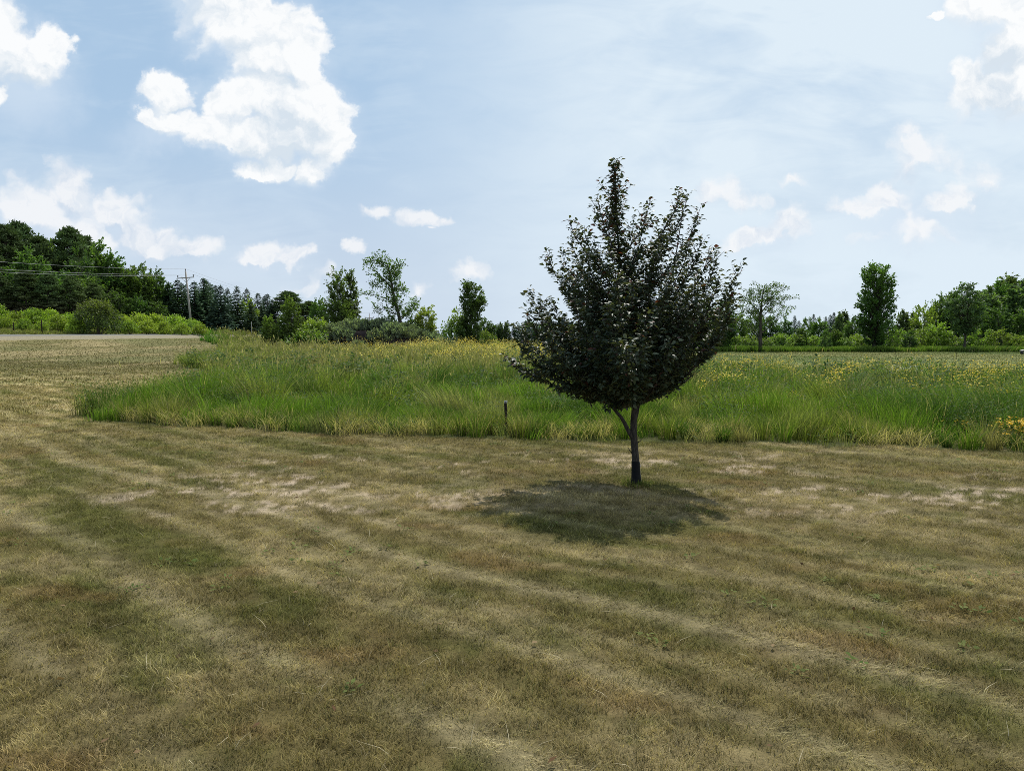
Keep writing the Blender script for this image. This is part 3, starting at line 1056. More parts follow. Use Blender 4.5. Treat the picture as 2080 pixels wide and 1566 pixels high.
def leaf_cloud(mb, rng, centres, rad, per, size, col, var=.42, flat=.6, squash=.75, droop=0.0, tipcol=None, H=1.0, spray=None):
    n = len(centres)
    i = np.repeat(np.arange(n), per)
    m = len(i)
    d = sphere_dirs(rng, m)
    r = rng.random(m) ** .45
    R = np.broadcast_to(rad, n)[i]
    P = centres[i] + d * (r * R)[:, None] * (1, 1, squash)
    nr = d * .5 + rng.normal(0, flat, (m, 3)) + (0, 0, .7)
    dr = d + rng.normal(0, .7, (m, 3)) - (0, 0, droop)
    if spray is not None:               # pointed sprays along outward and upward shoots
        out = np.concatenate((centres[:, :2] - centres[:, :2].mean(0), np.zeros((n, 1))), 1)
        out /= np.linalg.norm(out, axis=1)[:, None] + .3
        ns = 3
        sd = np.repeat(out * spray[0] + (0, 0, spray[1]), ns, 0) + rng.normal(0, .38, (n * ns, 3))
        sd /= np.linalg.norm(sd, axis=1)[:, None]
        s3 = sd[i * ns + rng.integers(0, ns, m)]
        uu = rng.random(m)
        P = centres[i] + s3 * ((uu - .35) * 2.1 * R)[:, None] + rng.normal(0, 1, (m, 3)) * (R * .26 * (1.05 - uu))[:, None]
        dr = s3 + rng.normal(0, .45, (m, 3)) - (0, 0, droop)
    cc = np.asarray(col) * (1 + rng.uniform(-var, var, (n, 1)))[i] * rng.uniform(.75, 1.3, (m, 1))
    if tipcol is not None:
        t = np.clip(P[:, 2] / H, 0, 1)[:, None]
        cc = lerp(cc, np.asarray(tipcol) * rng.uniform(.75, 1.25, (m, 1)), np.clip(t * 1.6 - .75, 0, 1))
    mb.cards(P, dr, nr, size * rng.uniform(.7, 1.35, m), size * .62 * rng.uniform(.7, 1.3, m), cc)


def deciduous(name, seed, H, prof, ncl, crad, per, size, col, tr=.14, clear=.15, trunk=None, var=.3, tipcol=None, open_=.5, droop=0.1, squash=.8, sticks=True, spray=(.8, .5)):
    """Trunk mesh with limbs to every clump, crown mesh of leaf clumps in the envelope prof = [(height share, radius)]."""
    rng = RNG(seed)
    tk, cr = MB(), MB()
    tx = np.array(trunk if trunk is not None else [(0, 0, 0), (.02 * H, .01 * H, .35 * H), (-.01 * H, 0, .7 * H), (.01 * H, 0, .97 * H)], float)
    zz = np.linspace(0, tx[-1, 2], 14)
    tp = np.stack((np.interp(zz, tx[:, 2], tx[:, 0]), np.interp(zz, tx[:, 2], tx[:, 1]), zz), -1)
    tk.tube(tp, tr * (1 - .93 * (zz / zz[-1]) ** .8) * (1 + .5 * np.exp(-zz / (.04 * H))), 8)
    pt, pr = np.array([p[0] for p in prof]), np.array([p[1] for p in prof])
    t = rng.random(ncl * 6)
    R = np.interp(t, pt, pr)
    t = t[rng.random(len(t)) < R / R.max()][:ncl]
    t = np.clip(t, prof[0][0], prof[-1][0])
    n = len(t)
    R = np.interp(t, pt, pr)
    a = np.arange(n) * 2.39996 + rng.normal(0, .5, n)
    rr = R * (1 - open_ * rng.random(n) ** 1.6) * rng.uniform(.8, 1.12, n)
    ax = np.stack((np.interp(t * H, tx[:, 2], tx[:, 0]), np.interp(t * H, tx[:, 2], tx[:, 1])), -1)
    cen = np.stack((ax[:, 0] + np.cos(a) * rr, ax[:, 1] + np.sin(a) * rr, t * H), -1)
    if sticks:
        for c, q in zip(cen, t):
            s = max(clear * .8, q * .78 - .35 * np.hypot(c[0] - 0, c[1]) / H) * H
            s = min(s, zz[-1] * .97)
            b0 = np.array((np.interp(s, zz, tp[:, 0]), np.interp(s, zz, tp[:, 1]), s))
            tk.tube(bez(b0, lerp(b0, c, .5) + (0, 0, .02 * H), c, 5), np.linspace(tr * .30 * (1 - .6 * q), tr * .05, 5), 4, cap=False)
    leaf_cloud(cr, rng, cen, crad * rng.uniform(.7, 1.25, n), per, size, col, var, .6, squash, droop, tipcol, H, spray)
    return tk.mesh(name + '_trunk', M_BARK, True), cr.mesh(name + '_crown', M_LEAF)


def spruce(name, seed, H, R, col, tip, gap=.0):
    rng = RNG(seed)
    tk, cr = MB(), MB()
    tk.tube([(0, 0, 0), (0, 0, H * .5), (0, 0, H)], [.14, .09, .015], 6)
    z = .035 * H
    while z < H * .985:
        t = z / H
        ln = R * (1 - t) ** .82 + .10
        nb = int(6 + 5 * (1 - t))
        a0 = rng.random() * 6.28
        for k in range(nb):
            a = a0 + k / nb * 6.28 + rng.normal(0, .2)
            l = ln * rng.uniform(.72, 1.12)
            m = max(3, int(l / .19))
            s = np.linspace(.12, 1, m)
            dz = -.42 * l * s + .26 * l * s ** 3 + (.5 * t * l) * s
            B = np.stack((np.cos(a) * l * s, np.sin(a) * l * s, z + dz), -1)
            B = np.repeat(B, 3, 0)
            mm = len(B)
            ph = a + np.tile([-.85, 0, .85], m) + rng.normal(0, .15, mm)
            d = np.stack((np.cos(ph), np.sin(ph), rng.uniform(-.5, .12, mm)), -1)
            nr = rng.normal(0, .75, (mm, 3)) + (0, 0, .55)
            c = lerp(np.asarray(col), np.asarray(tip), np.repeat(s, 3)[:, None] ** 2) * rng.uniform(.7, 1.3, (mm, 1))
            cr.cards(B, d, nr, .62 * rng.uniform(.7, 1.3, mm) * (.32 + .68 * (1 - t)), .34 * (.6 + .4 * (1 - t)) * rng.uniform(.7, 1.3, mm), c)
        z += .26 + .22 * (1 - t) * rng.uniform(.8, 1.2)
    n = 16
    P = np.stack((np.zeros(n), np.zeros(n), H * np.linspace(.95, 1.0, n)), -1)
    d = rng.normal(0, .5, (n, 3)) + (0, 0, .8)
    cr.cards(P, d, rng.normal(0, 1, (n, 3)), .24, .09, np.broadcast_to(np.asarray(tip), (n, 3)))
    return tk.mesh(name + '_trunk', M_BARK, True), cr.mesh(name + '_crown', M_NEEDLE)


def pine(name, seed, H, R, col, low, ncl=190, clear=.04):
    """Broad old pine: dark shaggy tiers below, bristling tufts on top."""
    rng = RNG(seed)
    tk, cr = MB(), MB()
    zz = np.linspace(0, H * .96, 10)
    tp = np.stack((.02 * H * np.sin(zz * .3 + seed), .015 * H * np.sin(zz * .4), zz), -1)
    tk.tube(tp, .24 * (1 - .92 * zz / H), 8)
    t = clear + (1 - clear) * rng.random(ncl) ** .85
    prof = np.interp(t, [0, .12, .45, .72, .9, 1], [.75, 1, .95, .75, .45, .10]) * R
    a = np.arange(ncl) * 2.39996 + rng.normal(0, .4, ncl)
    rr = prof * (.35 + .75 * rng.random(ncl) ** .6)
    cen = np.stack((np.cos(a) * rr, np.sin(a) * rr, t * H - .12 * rr), -1)
    for c, q in zip(cen, t):
        s = max(.05, q - .06) * H * .97
        b0 = np.array((np.interp(s, zz, tp[:, 0]), np.interp(s, zz, tp[:, 1]), s))
        tk.tube(np.stack((b0, lerp(b0, c, .55) + (0, 0, .15), c)), [.05, .035, .012], 4, cap=False)
    per = 60
    i = np.repeat(np.arange(ncl), per)
    m = len(i)
    d = sphere_dirs(rng, m)
    tt = t[i]
    d[:, 2] = np.abs(d[:, 2]) * (.35 + .9 * tt) + .15 * tt
    off = sphere_dirs(rng, m) * (rng.random(m) ** .5 * .85)[:, None] * (1, 1, .38)
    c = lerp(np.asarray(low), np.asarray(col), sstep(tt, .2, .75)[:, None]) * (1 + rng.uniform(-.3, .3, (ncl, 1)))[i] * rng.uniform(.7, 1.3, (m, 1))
    cr.cards(cen[i] + off, d, rng.normal(0, 1, (m, 3)), .62 * rng.uniform(.7, 1.3, m), .20 * rng.uniform(.7, 1.4, m), c)
    return tk.mesh(name + '_trunk', M_BARK, True), cr.mesh(name + '_crown', M_NEEDLE)


def shrub(name, seed, H, R, ncl, per, size, col, var=.3, crad=None, tipcol=None, stems=9, upright=.0, mat=None, flat=.6):
    rng = RNG(seed)
    tk, cr = MB(), MB()
    t = rng.random(ncl) ** .8
    a = np.arange(ncl) * 2.39996
    rr = R * np.sqrt(np.clip(1 - (t * .95) ** 2.2, 0, 1)) * (.45 + .6 * rng.random(ncl))
    cen = np.stack((np.cos(a) * rr, np.sin(a) * rr, (.10 + .86 * t) * H * rng.uniform(.86, 1.08, ncl)), -1)
    for k in range(stems):
        c = cen[int(k * ncl / stems)]
        tk.tube(bez(np.array((c[0] * .12, c[1] * .12, -.05)), np.array((c[0] * .35, c[1] * .35, c[2] * .7)), c, 5), np.linspace(.045, .012, 5), 5, cap=False)
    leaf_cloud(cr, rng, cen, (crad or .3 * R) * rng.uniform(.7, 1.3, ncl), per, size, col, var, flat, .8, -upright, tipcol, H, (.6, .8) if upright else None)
    return tk.mesh(name + '_stem', M_BARK, True), cr.mesh(name + '_foliage', mat or M_LEAF)


def plant(kind, label, cat, loc, meshes, rot=0.0, scale=1.0, group=None, parts=('trunk', 'crown')):
    t = thing(kind, label, cat, loc, rot, scale, group)
    for nm, me in zip(parts, meshes):
        if me is not None:
            link(nm, me, t)
    return t


# ------------------------------------------------------------------ the crab apple on the lawn
def build_crab():
    rng = RNG(3)
    D0 = gp(1292, 985)[1]
    A = lambda px, py, dd=0.0: at(px, py, D0 + dd)
    base = np.array((*gp(1292, 985), 0))
    base[2] = h1(base[0], base[1])
    root = thing('crab_apple_tree', 'small dark-leaved crab apple tree with a black trunk guard standing alone on the lawn', 'tree', base)
    O = base
    tk, br, lf = MB(), MB(), MB()
    tr = [base - (0, 0, .04), A(1291.5, 960), A(1291, 935), A(1289, 905), A(1287, 880), A(1287, 855), A(1289, 830), A(1287, 790), A(1281, 740), A(1275, 680), A(1267, 600), A(1258, 520), A(1251, 430), A(1247, 335)]
    px2m = D0 / F
    rad = np.array([11, 8.6, 7.6, 7.2, 6.9, 6.6, 6.0, 5.0, 4.2, 3.5, 2.7, 2.0, 1.2, .5]) * px2m
    tr = np.array(tr) - O
    tk.tube(tr, rad, 12)
    tk.tube(np.array([A(1287, 893), A(1279, 880, -.02), A(1270, 862, -.04), A(1262, 848, -.06), A(1243, 826, -.1), A(1212, 800, -.12), A(1170, 775, -.1)]) - O, np.array([4.5, 4.4, 4, 3.6, 3, 2.2, 1.2]) * px2m, 9)
    tk.tube(np.array([A(1288, 858), A(1293, 842, .03), A(1297, 822, .05), A(1304, 780, .1), A(1320, 720, .15), A(1345, 640, .15), A(1370, 540, .1), A(1385, 440, 0)]) - O, np.array([4, 4, 3.6, 3.2, 2.7, 2.1, 1.4, .7]) * px2m, 9)
    tk.tube(np.array([A(1284, 921), A(1279, 915, -.03), A(1275, 907, -.05)]) - O, np.array([1.2, .9, .4]) * px2m, 5)
    tk.tube(np.array([A(1295, 899), A(1300, 896, -.03), A(1304, 892, -.05)]) - O, np.array([1.2, .8, .3]) * px2m, 5)
    link('trunk', tk.mesh('crab_trunk', M_BARK_CRAB, True), root)
    gd = MB()
    gpts = np.array([base - (0, 0, .02), A(1292, 975), A(1291.5, 955), A(1291, 937)]) - O
    gd.tube(gpts, np.array([12.5, 9.9, 8.9, 8.3]) * px2m, 14, cap=False)
    gd.tube(gpts[::-1] , np.array([7.7, 8.2, 9.2, 11.8]) * px2m, 14, cap=False)
    gd.tube(np.stack((gpts[-1] + (0, 0, .002), gpts[-1])), np.array([8.3, 7.9]) * px2m, 14, cap=False)
    link('trunk_guard', gd.mesh('trunk_guard', M_GUARD, True), root)
    st = MB()
    st.tube(np.array([A(1299, 938, -.02), A(1302, 950, -.02), A(1301.5, 966, -.02), A(1303, 980, -.02)]) - O, .0022, 5)
    link('tie_cord', st.mesh('tie_cord', M_PALE), root)

    tips = [(1247, 325, 0), (1238, 385, .08), (1213, 398, -.2), (1160, 437, .15), (1182, 452, -.3), (1150, 470, .4), (1104, 500, .2), (1136, 498, -.3), (1069, 588, 0), (1098, 602, .4),
            (1060, 625, -.3), (1050, 665, .25), (1024, 735, -.1), (1046, 690, -.35), (1075, 770, .3), (1100, 765, -.35), (1135, 800, -.3), (1170, 812, .2), (1215, 818, -.25), (1326, 393, .1), (1303, 445, -.25), (1283, 500, .3), (1384, 378, 0),
            (1402, 385, .3), (1432, 408, .15), (1352, 468, -.4), (1437, 468, -.2), (1452, 488, .1), (1478, 497, .3), (1512, 528, -.1), (1505, 570, .25), (1498, 607, -.3), (1470, 560, -.45), (1478, 640, .2), (1458, 690, -.25), (1436, 735, .2),
            (1398, 752, -.35), (1366, 790, .2), (1330, 812, -.1), (1250, 480, -.75), (1300, 500, .8), (1350, 545, -.9), (1200, 545, .85), (1160, 600, -.8), (1240, 610, -1.1), (1325, 630, -1.15), (1400, 620, .9), (1255, 600, 1.15),
            (1200, 680, -1.0), (1300, 715, -1.1), (1375, 690, -.9), (1270, 765, -.85), (1325, 760, .7), (1215, 745, .8), (1160, 720, .9), (1110, 690, -.7), (1140, 650, .75), (1440, 590, .7), (1420, 545, -.65), (1190, 500, -.5),
            (1230, 430, .3), (1340, 470, .45), (1400, 480, -.5), (1410, 500, .55), (1145, 760, -.6), (1240, 700, -1.25), (1350, 740, -.7), (1400, 680, -.55), (1225, 650, 1.1), (1340, 620, 1.1), (1290, 560, -.6), (1270, 520, .5), (1180, 600, .5), (1330, 560, .3),
            (1370, 620, -.2), (1420, 640, .3), (1150, 560, -.1), (1210, 600, -.3), (1090, 640, .1), (1310, 660, .5), (1180, 660, -.3), (1250, 560, .2), (1120, 620, .3), (1440, 650, -.1), (1380, 580, .4), (1200, 780, -.6), (1290, 800, -.4), (1250, 790, .4)]
    tips += [(1235, 836, -.15), (1262, 832, .2), (1200, 826, .1), (1310, 838, -.1), (1285, 836, .25), (1222, 812, -.35), (1320, 815, .3)]
    top_half = [t for t in tips if 430 < t[1] < 640]
    for k in range(30):
        a_, b_ = top_half[rng.integers(len(top_half))], top_half[rng.integers(len(top_half))]
        f_ = rng.uniform(.25, .75)
        tips.append((lerp(a_[0], b_[0], f_), lerp(a_[1], b_[1], f_) + rng.uniform(50, 100), lerp(a_[2], b_[2], f_) + rng.uniform(-.5, .5)))
    leaves = []          # (pos, direction, size, vigour)
    zs = tr[:, 2]
    for (px, py, dd) in tips:
        py = py - (26 if px > 1275 else 8) * sstep(py, 690, 780) + 13 * (1 - sstep(py, 500, 640))
        px = 1275 + (px - 1275) * (.985 if py > 640 else .97)
        tip = A(px, py, dd) - O
        r = math.hypot(tip[0] - np.interp(tip[2], zs, tr[:, 0]), tip[1])
        s = np.clip(tip[2] - r * .80 - .28, .86, 2.9) if tip[2] > 1.3 else np.clip(tip[2] - r * .05, .86, 1.35)
        b0 = np.array((np.interp(s, zs, tr[:, 0]), np.interp(s, zs, tr[:, 1]), s))
        mid = np.array((lerp(b0[0], tip[0], .80), lerp(b0[1], tip[1], .80), lerp(b0[2], tip[2], .36)))
        if tip[2] < 1.3:
            mid[2] = max(b0[2], tip[2]) + .06
        L = np.linalg.norm(tip - b0)
        n = max(8, int(L / .045))
        path = bez(b0, mid, tip, n) + np.cumsum(rng.normal(0, .004, (n, 3)), 0)
        br.tube(path[::2] if n % 2 else np.vstack((path[::2], path[-1:])), np.linspace(.010, .0020, len(path[::2]) + (0 if n % 2 else 1)), 5, cap=False)
        tan = np.gradient(path, axis=0)
        tan /= np.linalg.norm(tan, axis=1)[:, None]
        for i in range(int(n * .12), n):
            f = i / n
            for _ in range(6 if f < .88 else 3):
                leaves.append((path[i], tan[i], f))
            if f < .93:
                # side twig
                a = rng.random() * 6.28
                out = np.array((math.cos(a), math.sin(a), rng.uniform(-.1, .8)))
                td = tan[i] * .7 + out
                td /= np.linalg.norm(td)
                tl = rng.uniform(.08, .30) * (1.30 - f * 1.05)
                m = max(3, int(tl / .03))
                tw = path[i] + np.linspace(0, 1, m)[:, None] * td * tl + np.linspace(0, 1, m)[:, None] ** 2 * np.array((0, 0, .03))
                br.tube(tw[[0, m // 2, m - 1]], [.0035, .0028, .0015], 4, cap=False)
                for q in range(1, m):
                    for _ in range(3):
                        leaves.append((tw[q], td, .5 + .3 * q / m))
    # the leader carries short leafy spurs all the way up
    for q in np.linspace(1.35, tr[-1, 2], 74):
        c0 = np.array((np.interp(q, zs, tr[:, 0]), np.interp(q, zs, tr[:, 1]), q))
        for _ in range(3):
            a = rng.random() * 6.28
            td = np.array((math.cos(a) * .7, math.sin(a) * .7, .75))
            tl = rng.uniform(.03, .13) * (1.1 - .55 * sstep(q, 2.2, 3.5))
            br.tube([c0, c0 + td * tl], [.003, .0015], 4, cap=False)
            for f in np.linspace(.2, 1, 5):
                leaves.append((c0 + td * tl * f, td, .5))
    link('branches', br.mesh('crab_branches', M_BARK_CRAB), root)
    P = np.array([l[0] for l in leaves])
    T = np.array([l[1] for l in leaves])
    fv = np.array([l[2] for l in leaves])
    P = P + rng.normal(0, .016, P.shape)
    rr = np.hypot(P[:, 0] + .05, P[:, 1])
    floor_ = .82 + np.where(P[:, 0] < 0, .50 * np.clip(rr - .62, 0, 2), .62 * rr) + rng.normal(0, .03, len(P)) + (fbm(P[:, 0] * 3.1, P[:, 1] * 3.1, 2, 191) - .55) * .60
    k = P[:, 2] > floor_
    P, T, fv = P[k], T[k], fv[k]
    N = len(P)
    print('crab leaves', N)
    # leaf: folded along the midrib, tip curling down
    a = rng.random(N) * 6.28
    side = np.stack((np.cos(a), np.sin(a), np.zeros(N)), -1)
    d = side * .9 + T * .55 + np.stack((np.zeros(N), np.zeros(N), rng.uniform(-.75, .35, N)), -1)
    d /= np.linalg.norm(d, axis=1)[:, None]
    nr = rng.normal(0, .45, (N, 3)) + (0, 0, 1)
    s = np.cross(d, nr)
    s /= np.linalg.norm(s, axis=1)[:, None]
    u = np.cross(s, d)
    L = (rng.uniform(.042, .070, N) * (1.06 - .16 * sstep(P[:, 2], 1.6, 3.2)))[:, None]
    W = L * rng.uniform(.42, .58, N)[:, None]
    b = P + d * .012
    m1, m2 = b + d * L * .35, b + d * L * .7 - u * L * .06
    t = b + d * L - u * L * .20
    V = np.stack((b, m1 - s * W * .5 + u * W * .22, m1, m1 + s * W * .5 + u * W * .22, m2 - s * W * .36 + u * W * .10, m2, m2 + s * W * .36 + u * W * .10, t), 1).reshape(-1, 3)
    o = np.arange(N)[:, None] * 8
    Q = np.concatenate((o + [[1, 2, 5, 4]], o + [[2, 3, 6, 5]]))
    Tt = np.concatenate((o + [[0, 2, 1]], o + [[0, 3, 2]], o + [[4, 5, 7]], o + [[5, 6, 7]]))
    c = lerp(C(.024, .042, .024), C(.080, .108, .064), rng.random((N, 1)) ** 1.4)  # paler leaf tones partly stand in for glossy reflections
    red = rng.random(N) < .03 + .11 * sstep(P[:, 2], 2.2, 3.2)
    c[red] = lerp(C(.050, .026, .022), C(.12, .040, .025), rng.random((red.sum(), 1)))
    gr = rng.random(N) < .05
    c[gr] = C(.07, .085, .03)
    lf.add(V, Q, Tt, np.repeat(c, 8, 0))
    link('crown', lf.mesh('crab_crown', M_CRAB), root)
    return N


NLEAF = build_crab()

# ------------------------------------------------------------------ woods and trees
DG, MGN, YG, BL, PG = C(.050, .088, .026), C(.075, .122, .030), C(.140, .185, .036), C(.060, .085, .062), C(.090, .122, .050)
BROAD = {}
COLUMN = [(.04, .9), (.2, 1.25), (.6, 1.2), (.85, .85), (1, .25)]
ROUND = [(.05, 1.6), (.25, 2.3), (.55, 2.5), (.8, 1.8), (1, .5)]
POPLAR = [(.05, .9), (.3, 1.5), (.6, 1.35), (.85, .8), (1, .2)]


def fam(key, prof, H, col, n, seed, **kw):
    BROAD[key] = [deciduous(f'{key}{i}', seed + i, H, prof, kw.get('ncl', 130), kw.get('crad', .85), kw.get('per', 56), kw.get('size', .38), col, kw.get('tr', .16), kw.get('clear', .08), var=.35, tipcol=kw.get('tipcol'), spray=kw.get('spray', (.8, .5))) for i in range(n)]


fam('dark_broadleaf', ROUND, 10, DG, 3, 100, tipcol=MGN)
fam('green_broadleaf', ROUND, 10, MGN, 3, 110, tipcol=C(.085, .125, .03))
fam('poplar', POPLAR, 10, PG, 3, 120, ncl=120, crad=.62, spray=(.35, 1.0))
fam('light_tree', [(.12, .9), (.35, 1.5), (.6, 1.7), (.85, 1.2), (1, .3)], 5, YG, 3, 130, ncl=64, crad=.5, per=36, size=.27, tr=.06)
SPR = [spruce(f'spruce{i}', 200 + i, 11, 2.2, C(.026, .048, .024), C(.046, .080, .042)) for i in range(3)]
SPRB = [spruce(f'blue_spruce{i}', 210 + i, 11, 2.4, C(.028, .050, .032), C(.056, .092, .064)) for i in range(2)]
PIN = [pine(f'pine{i}', 220 + i, 16, 3.6, C(.056, .084, .030), C(.064, .062, .036)) for i in range(4)]
SUM = [shrub(f'sumac{i}', 230 + i, 2.6, 1.9, 64, 34, .26, C(.165, .215, .030), .3, .5, stems=7) for i in range(3)]
WIL = [shrub(f'willow{i}', 240 + i, 1.35, 1.5, 90, 50, .19, C(.150, .172, .122), .25, .33, stems=8, upright=1.0) for i in range(3)]
LOWS = [shrub(f'undergrowth{i}', 250 + i, 2.4, 1.7, 50, 34, .24, MGN, .35, .5, tipcol=YG, stems=7) for i in range(3)]

_k = [0]


def tree_at(kind, label, cat, px, top, D, meshes, h0, group=None, wide=1.0, parts=('trunk', 'crown'), sink=0.0):
    """Stand a tree of natural height h0 at depth D so that its tip reaches the photograph's row top."""
    p = on(px, D)
    tip = at(px, top, D)[2]
    s = max(.15, (tip - p[2]) / h0)
    _k[0] += 1
    return plant(kind, label, cat, (p[0], p[1], p[2] - sink), meshes, _k[0] * 2.4, (s * wide, s * wide, s), group, parts)


ORD = ['first', 'second', 'third', 'fourth', 'fifth', 'sixth', 'seventh', 'eighth', 'ninth', 'tenth', 'eleventh', 'twelfth', 'thirteenth', 'fourteenth', 'fifteenth', 'sixteenth',
       'seventeenth', 'eighteenth', 'nineteenth', 'twentieth']


def left_wood():
    g = 'pines of the dark wood beyond the road'
    pts = [(-75, 452, 112), (-25, 462, 106), (22, 458, 110), (48, 450, 118), (88, 480, 112), (152, 461, 116), (182, 480, 122), (-50, 545, 98), (8, 560, 97), (58, 548, 98), (104, 556, 99), (150, 562, 101), (196, 575, 104)]
    vis = 0
    for i, (px, top, D) in enumerate(pts):
        back = i < 7
        nm = {0: 'tall pine just outside the left edge of the view, behind the road', 1: 'tall dark pine at the very left edge of the wood', 2: 'tall dark pine with twin bristly tops, left end of the wood', 3: 'tallest pine of the wood, pointed top near the left edge',
              4: 'dark pine in the dip right of the tallest pine', 5: 'open-topped pine with sky showing through its crown', 6: 'dark pine on the falling right shoulder of the wood',
              7: 'low shaggy pine outside the left edge', 8: 'low shaggy brown-green pine, leftmost behind the sumac', 9: 'low shaggy pine, second from the left behind the sumac', 10: 'low shaggy pine, third from the left behind the sumac',
              11: 'low shaggy pine left of the dark round roadside bush', 12: 'low shaggy pine right behind the dark round roadside bush'}[i]
        tree_at('pine_tree', nm, 'tree', px, top, D, PIN[i % 4], 16.4, g, 1.0 if back else 1.25)
    g2 = 'leafy trees among the pines of the left wood'
    for i, (px, top, D, key, lab) in enumerate([(95, 474, 121, 'green_broadleaf', 'bright green leafy tree showing between two tall pines'), (122, 482, 118, 'green_broadleaf', 'leafy tree left of the open-topped pine'),
                                                (207, 490, 120, 'green_broadleaf', 'small leafy crown just right of the open-topped pine'), (232, 512, 120, 'dark_broadleaf', 'leafy tree on the slope of the wood skyline, above the dark bush'),
                                                (262, 527, 121, 'green_broadleaf', 'round-topped leafy tree, left of two round crowns at the wood end'), (290, 536, 122, 'green_broadleaf', 'round-topped leafy tree, right of two round crowns at the wood end'),
                                                (318, 545, 124, 'dark_broadleaf', 'dark pointed leafy tree where the wood meets the spruces'), (338, 573, 126, 'dark_broadleaf', 'dark leafy tree touching the first spruce'),
                                                (245, 590, 108, 'dark_broadleaf', 'shadowy lower tree behind the sumac, under the round crowns'), (285, 600, 110, 'dark_broadleaf', 'shadowy lower tree right of the dark bush'), (322, 610, 112, 'dark_broadleaf', 'shadowy lower tree left of the utility pole'),
                                                (170, 500, 110, 'dark_broadleaf', 'dark leafy tree filling the wood below the open-topped pine'), (70, 500, 108, 'dark_broadleaf', 'dark leafy tree filling the wood below the tallest pine')]):
        tree_at('leafy_tree', lab, 'tree', px, top, D, BROAD[key][i % 3], 10.75, g2, .85 if top < 560 else 1.2)
    for i, (px, top, D) in enumerate([(-30, 500, 126), (30, 505, 128), (85, 510, 127), (140, 515, 128), (190, 525, 128), (240, 545, 129), (290, 565, 130), (330, 590, 130), (25, 540, 104), (125, 550, 105), (180, 560, 107), (225, 580, 109)]):
        tree_at('leafy_tree', 'dark tree deep inside the left wood, hardly seen between the front trees', 'tree', px, top, D, BROAD['dark_broadleaf'][i % 3], 10.75, 'dark trees deep in the left wood', 1.25)
    # the row of spruces
    g3 = 'spruces in the row beyond the road'
    sp = [(347.7, 572, 124, 0), (365, 566, 122, 0), (374, 575, 130, 0), (381.5, 578, 132, 0), (399, 570, 124, 0), (418, 564, 126, 0), (424, 568, 130, 0), (432, 575, 134, 1), (442, 579, 136, 0), (451.5, 578, 124, 1), (465.5, 584, 132, 0), (485, 581, 130, 0),
          (505, 585, 140, 0), (513, 612, 128, 0), (527, 595, 138, 0), (540.5, 600, 146, 0), (546, 596, 142, 1), (556, 608, 140, 1)]
    special = {9: 'large blue-green spruce in front, widest of the spruce row', 0: 'spruce at the left end of the row, touching the leafy wood', 17: 'small blue-grey spruce at the right end of the row', 5: 'tallest spruce of the row, right of the utility pole', 13: 'short spruce in front of the yellow-green tree'}
    for i, (px, top, D, b) in enumerate(sp):
        lab = special.get(i, f'dark spruce beyond the road, {ORD[i]} spire from the left in the row')
        tree_at('spruce_tree', lab, 'tree', px, top, D, (SPRB[i % 2] if b else SPR[i % 3]), 11.1, g3, 1.40)
    tree_at('leafy_tree', 'green leafy tree among the spruces just right of the utility pole', 'tree', 411, 577, 131, BROAD['green_broadleaf'][1], 10.75, None, .6)
    tree_at('leafy_tree', 'yellow-green leafy tree in front of the right half of the spruce row', 'tree', 505, 606, 134, BROAD['light_tree'][1], 5.2, None, .8)
    tree_at('pine_tree', 'broad dark round-topped pine at the right end of the spruce row', 'tree', 588, 592, 142, PIN[1], 16.4, None, 2.0)
    tree_at('pine_tree', 'lower dark pine right of the broad round-topped pine', 'tree', 632, 612, 144, PIN[2], 16.4, None, 2.0)
    # sumac thicket along the road
    g4 = 'yellow-green sumac bushes along the road'
    k = 0
    for row, (D, tops) in enumerate(((104, (632, 628, 622, 634, 626, 630, 636, 640, 634, 640, 636, 640, 640, 648)), (97, (646, 650, 644, 648, 652, 640, 648, 650, 646, 652, 650, 654, 656, 658)))):
        for i, top in enumerate(tops):
            px = -70 + i * 35.5 + row * 16
            if 165 < px < 240 and row == 1:
                continue
            k += 1
            where = 'left of the dark round bush' if px < 170 else ('behind the dark round bush' if px < 240 else 'between the dark round bush and the utility pole')
            tree_at('sumac_bush', f'yellow-green sumac bush in the roadside thicket {where}', 'bush', px, top, D - 104 + 88.5 + px * .040 + (i % 3) * 1.2, SUM[k % 3], 2.75, g4 + ', ' + where, .95, ('stems', 'foliage'))
    db = shrub('dark_bush', 260, 3.8, 2.6, 120, 40, .24, C(.055, .075, .024), .3, .62, tipcol=C(.12, .13, .03), stems=9)
    tree_at('round_bush', 'dark round bush with olive top beside the road, in front of the sumac', 'bush', 203, 611, 89, db, 3.95, None, 1.0, ('stems', 'foliage'))
    tree_at('brush_clump', 'small dark bush at the foot of the near utility pole', 'bush', 390, 656, 103, LOWS[0], 2.5, None, .6, ('stems', 'foliage'))
    tree_at('brush_clump', 'low green bush left of the near utility pole foot', 'bush', 352, 660, 101, LOWS[1], 2.5, None, .9, ('stems', 'foliage'))


left_wood()


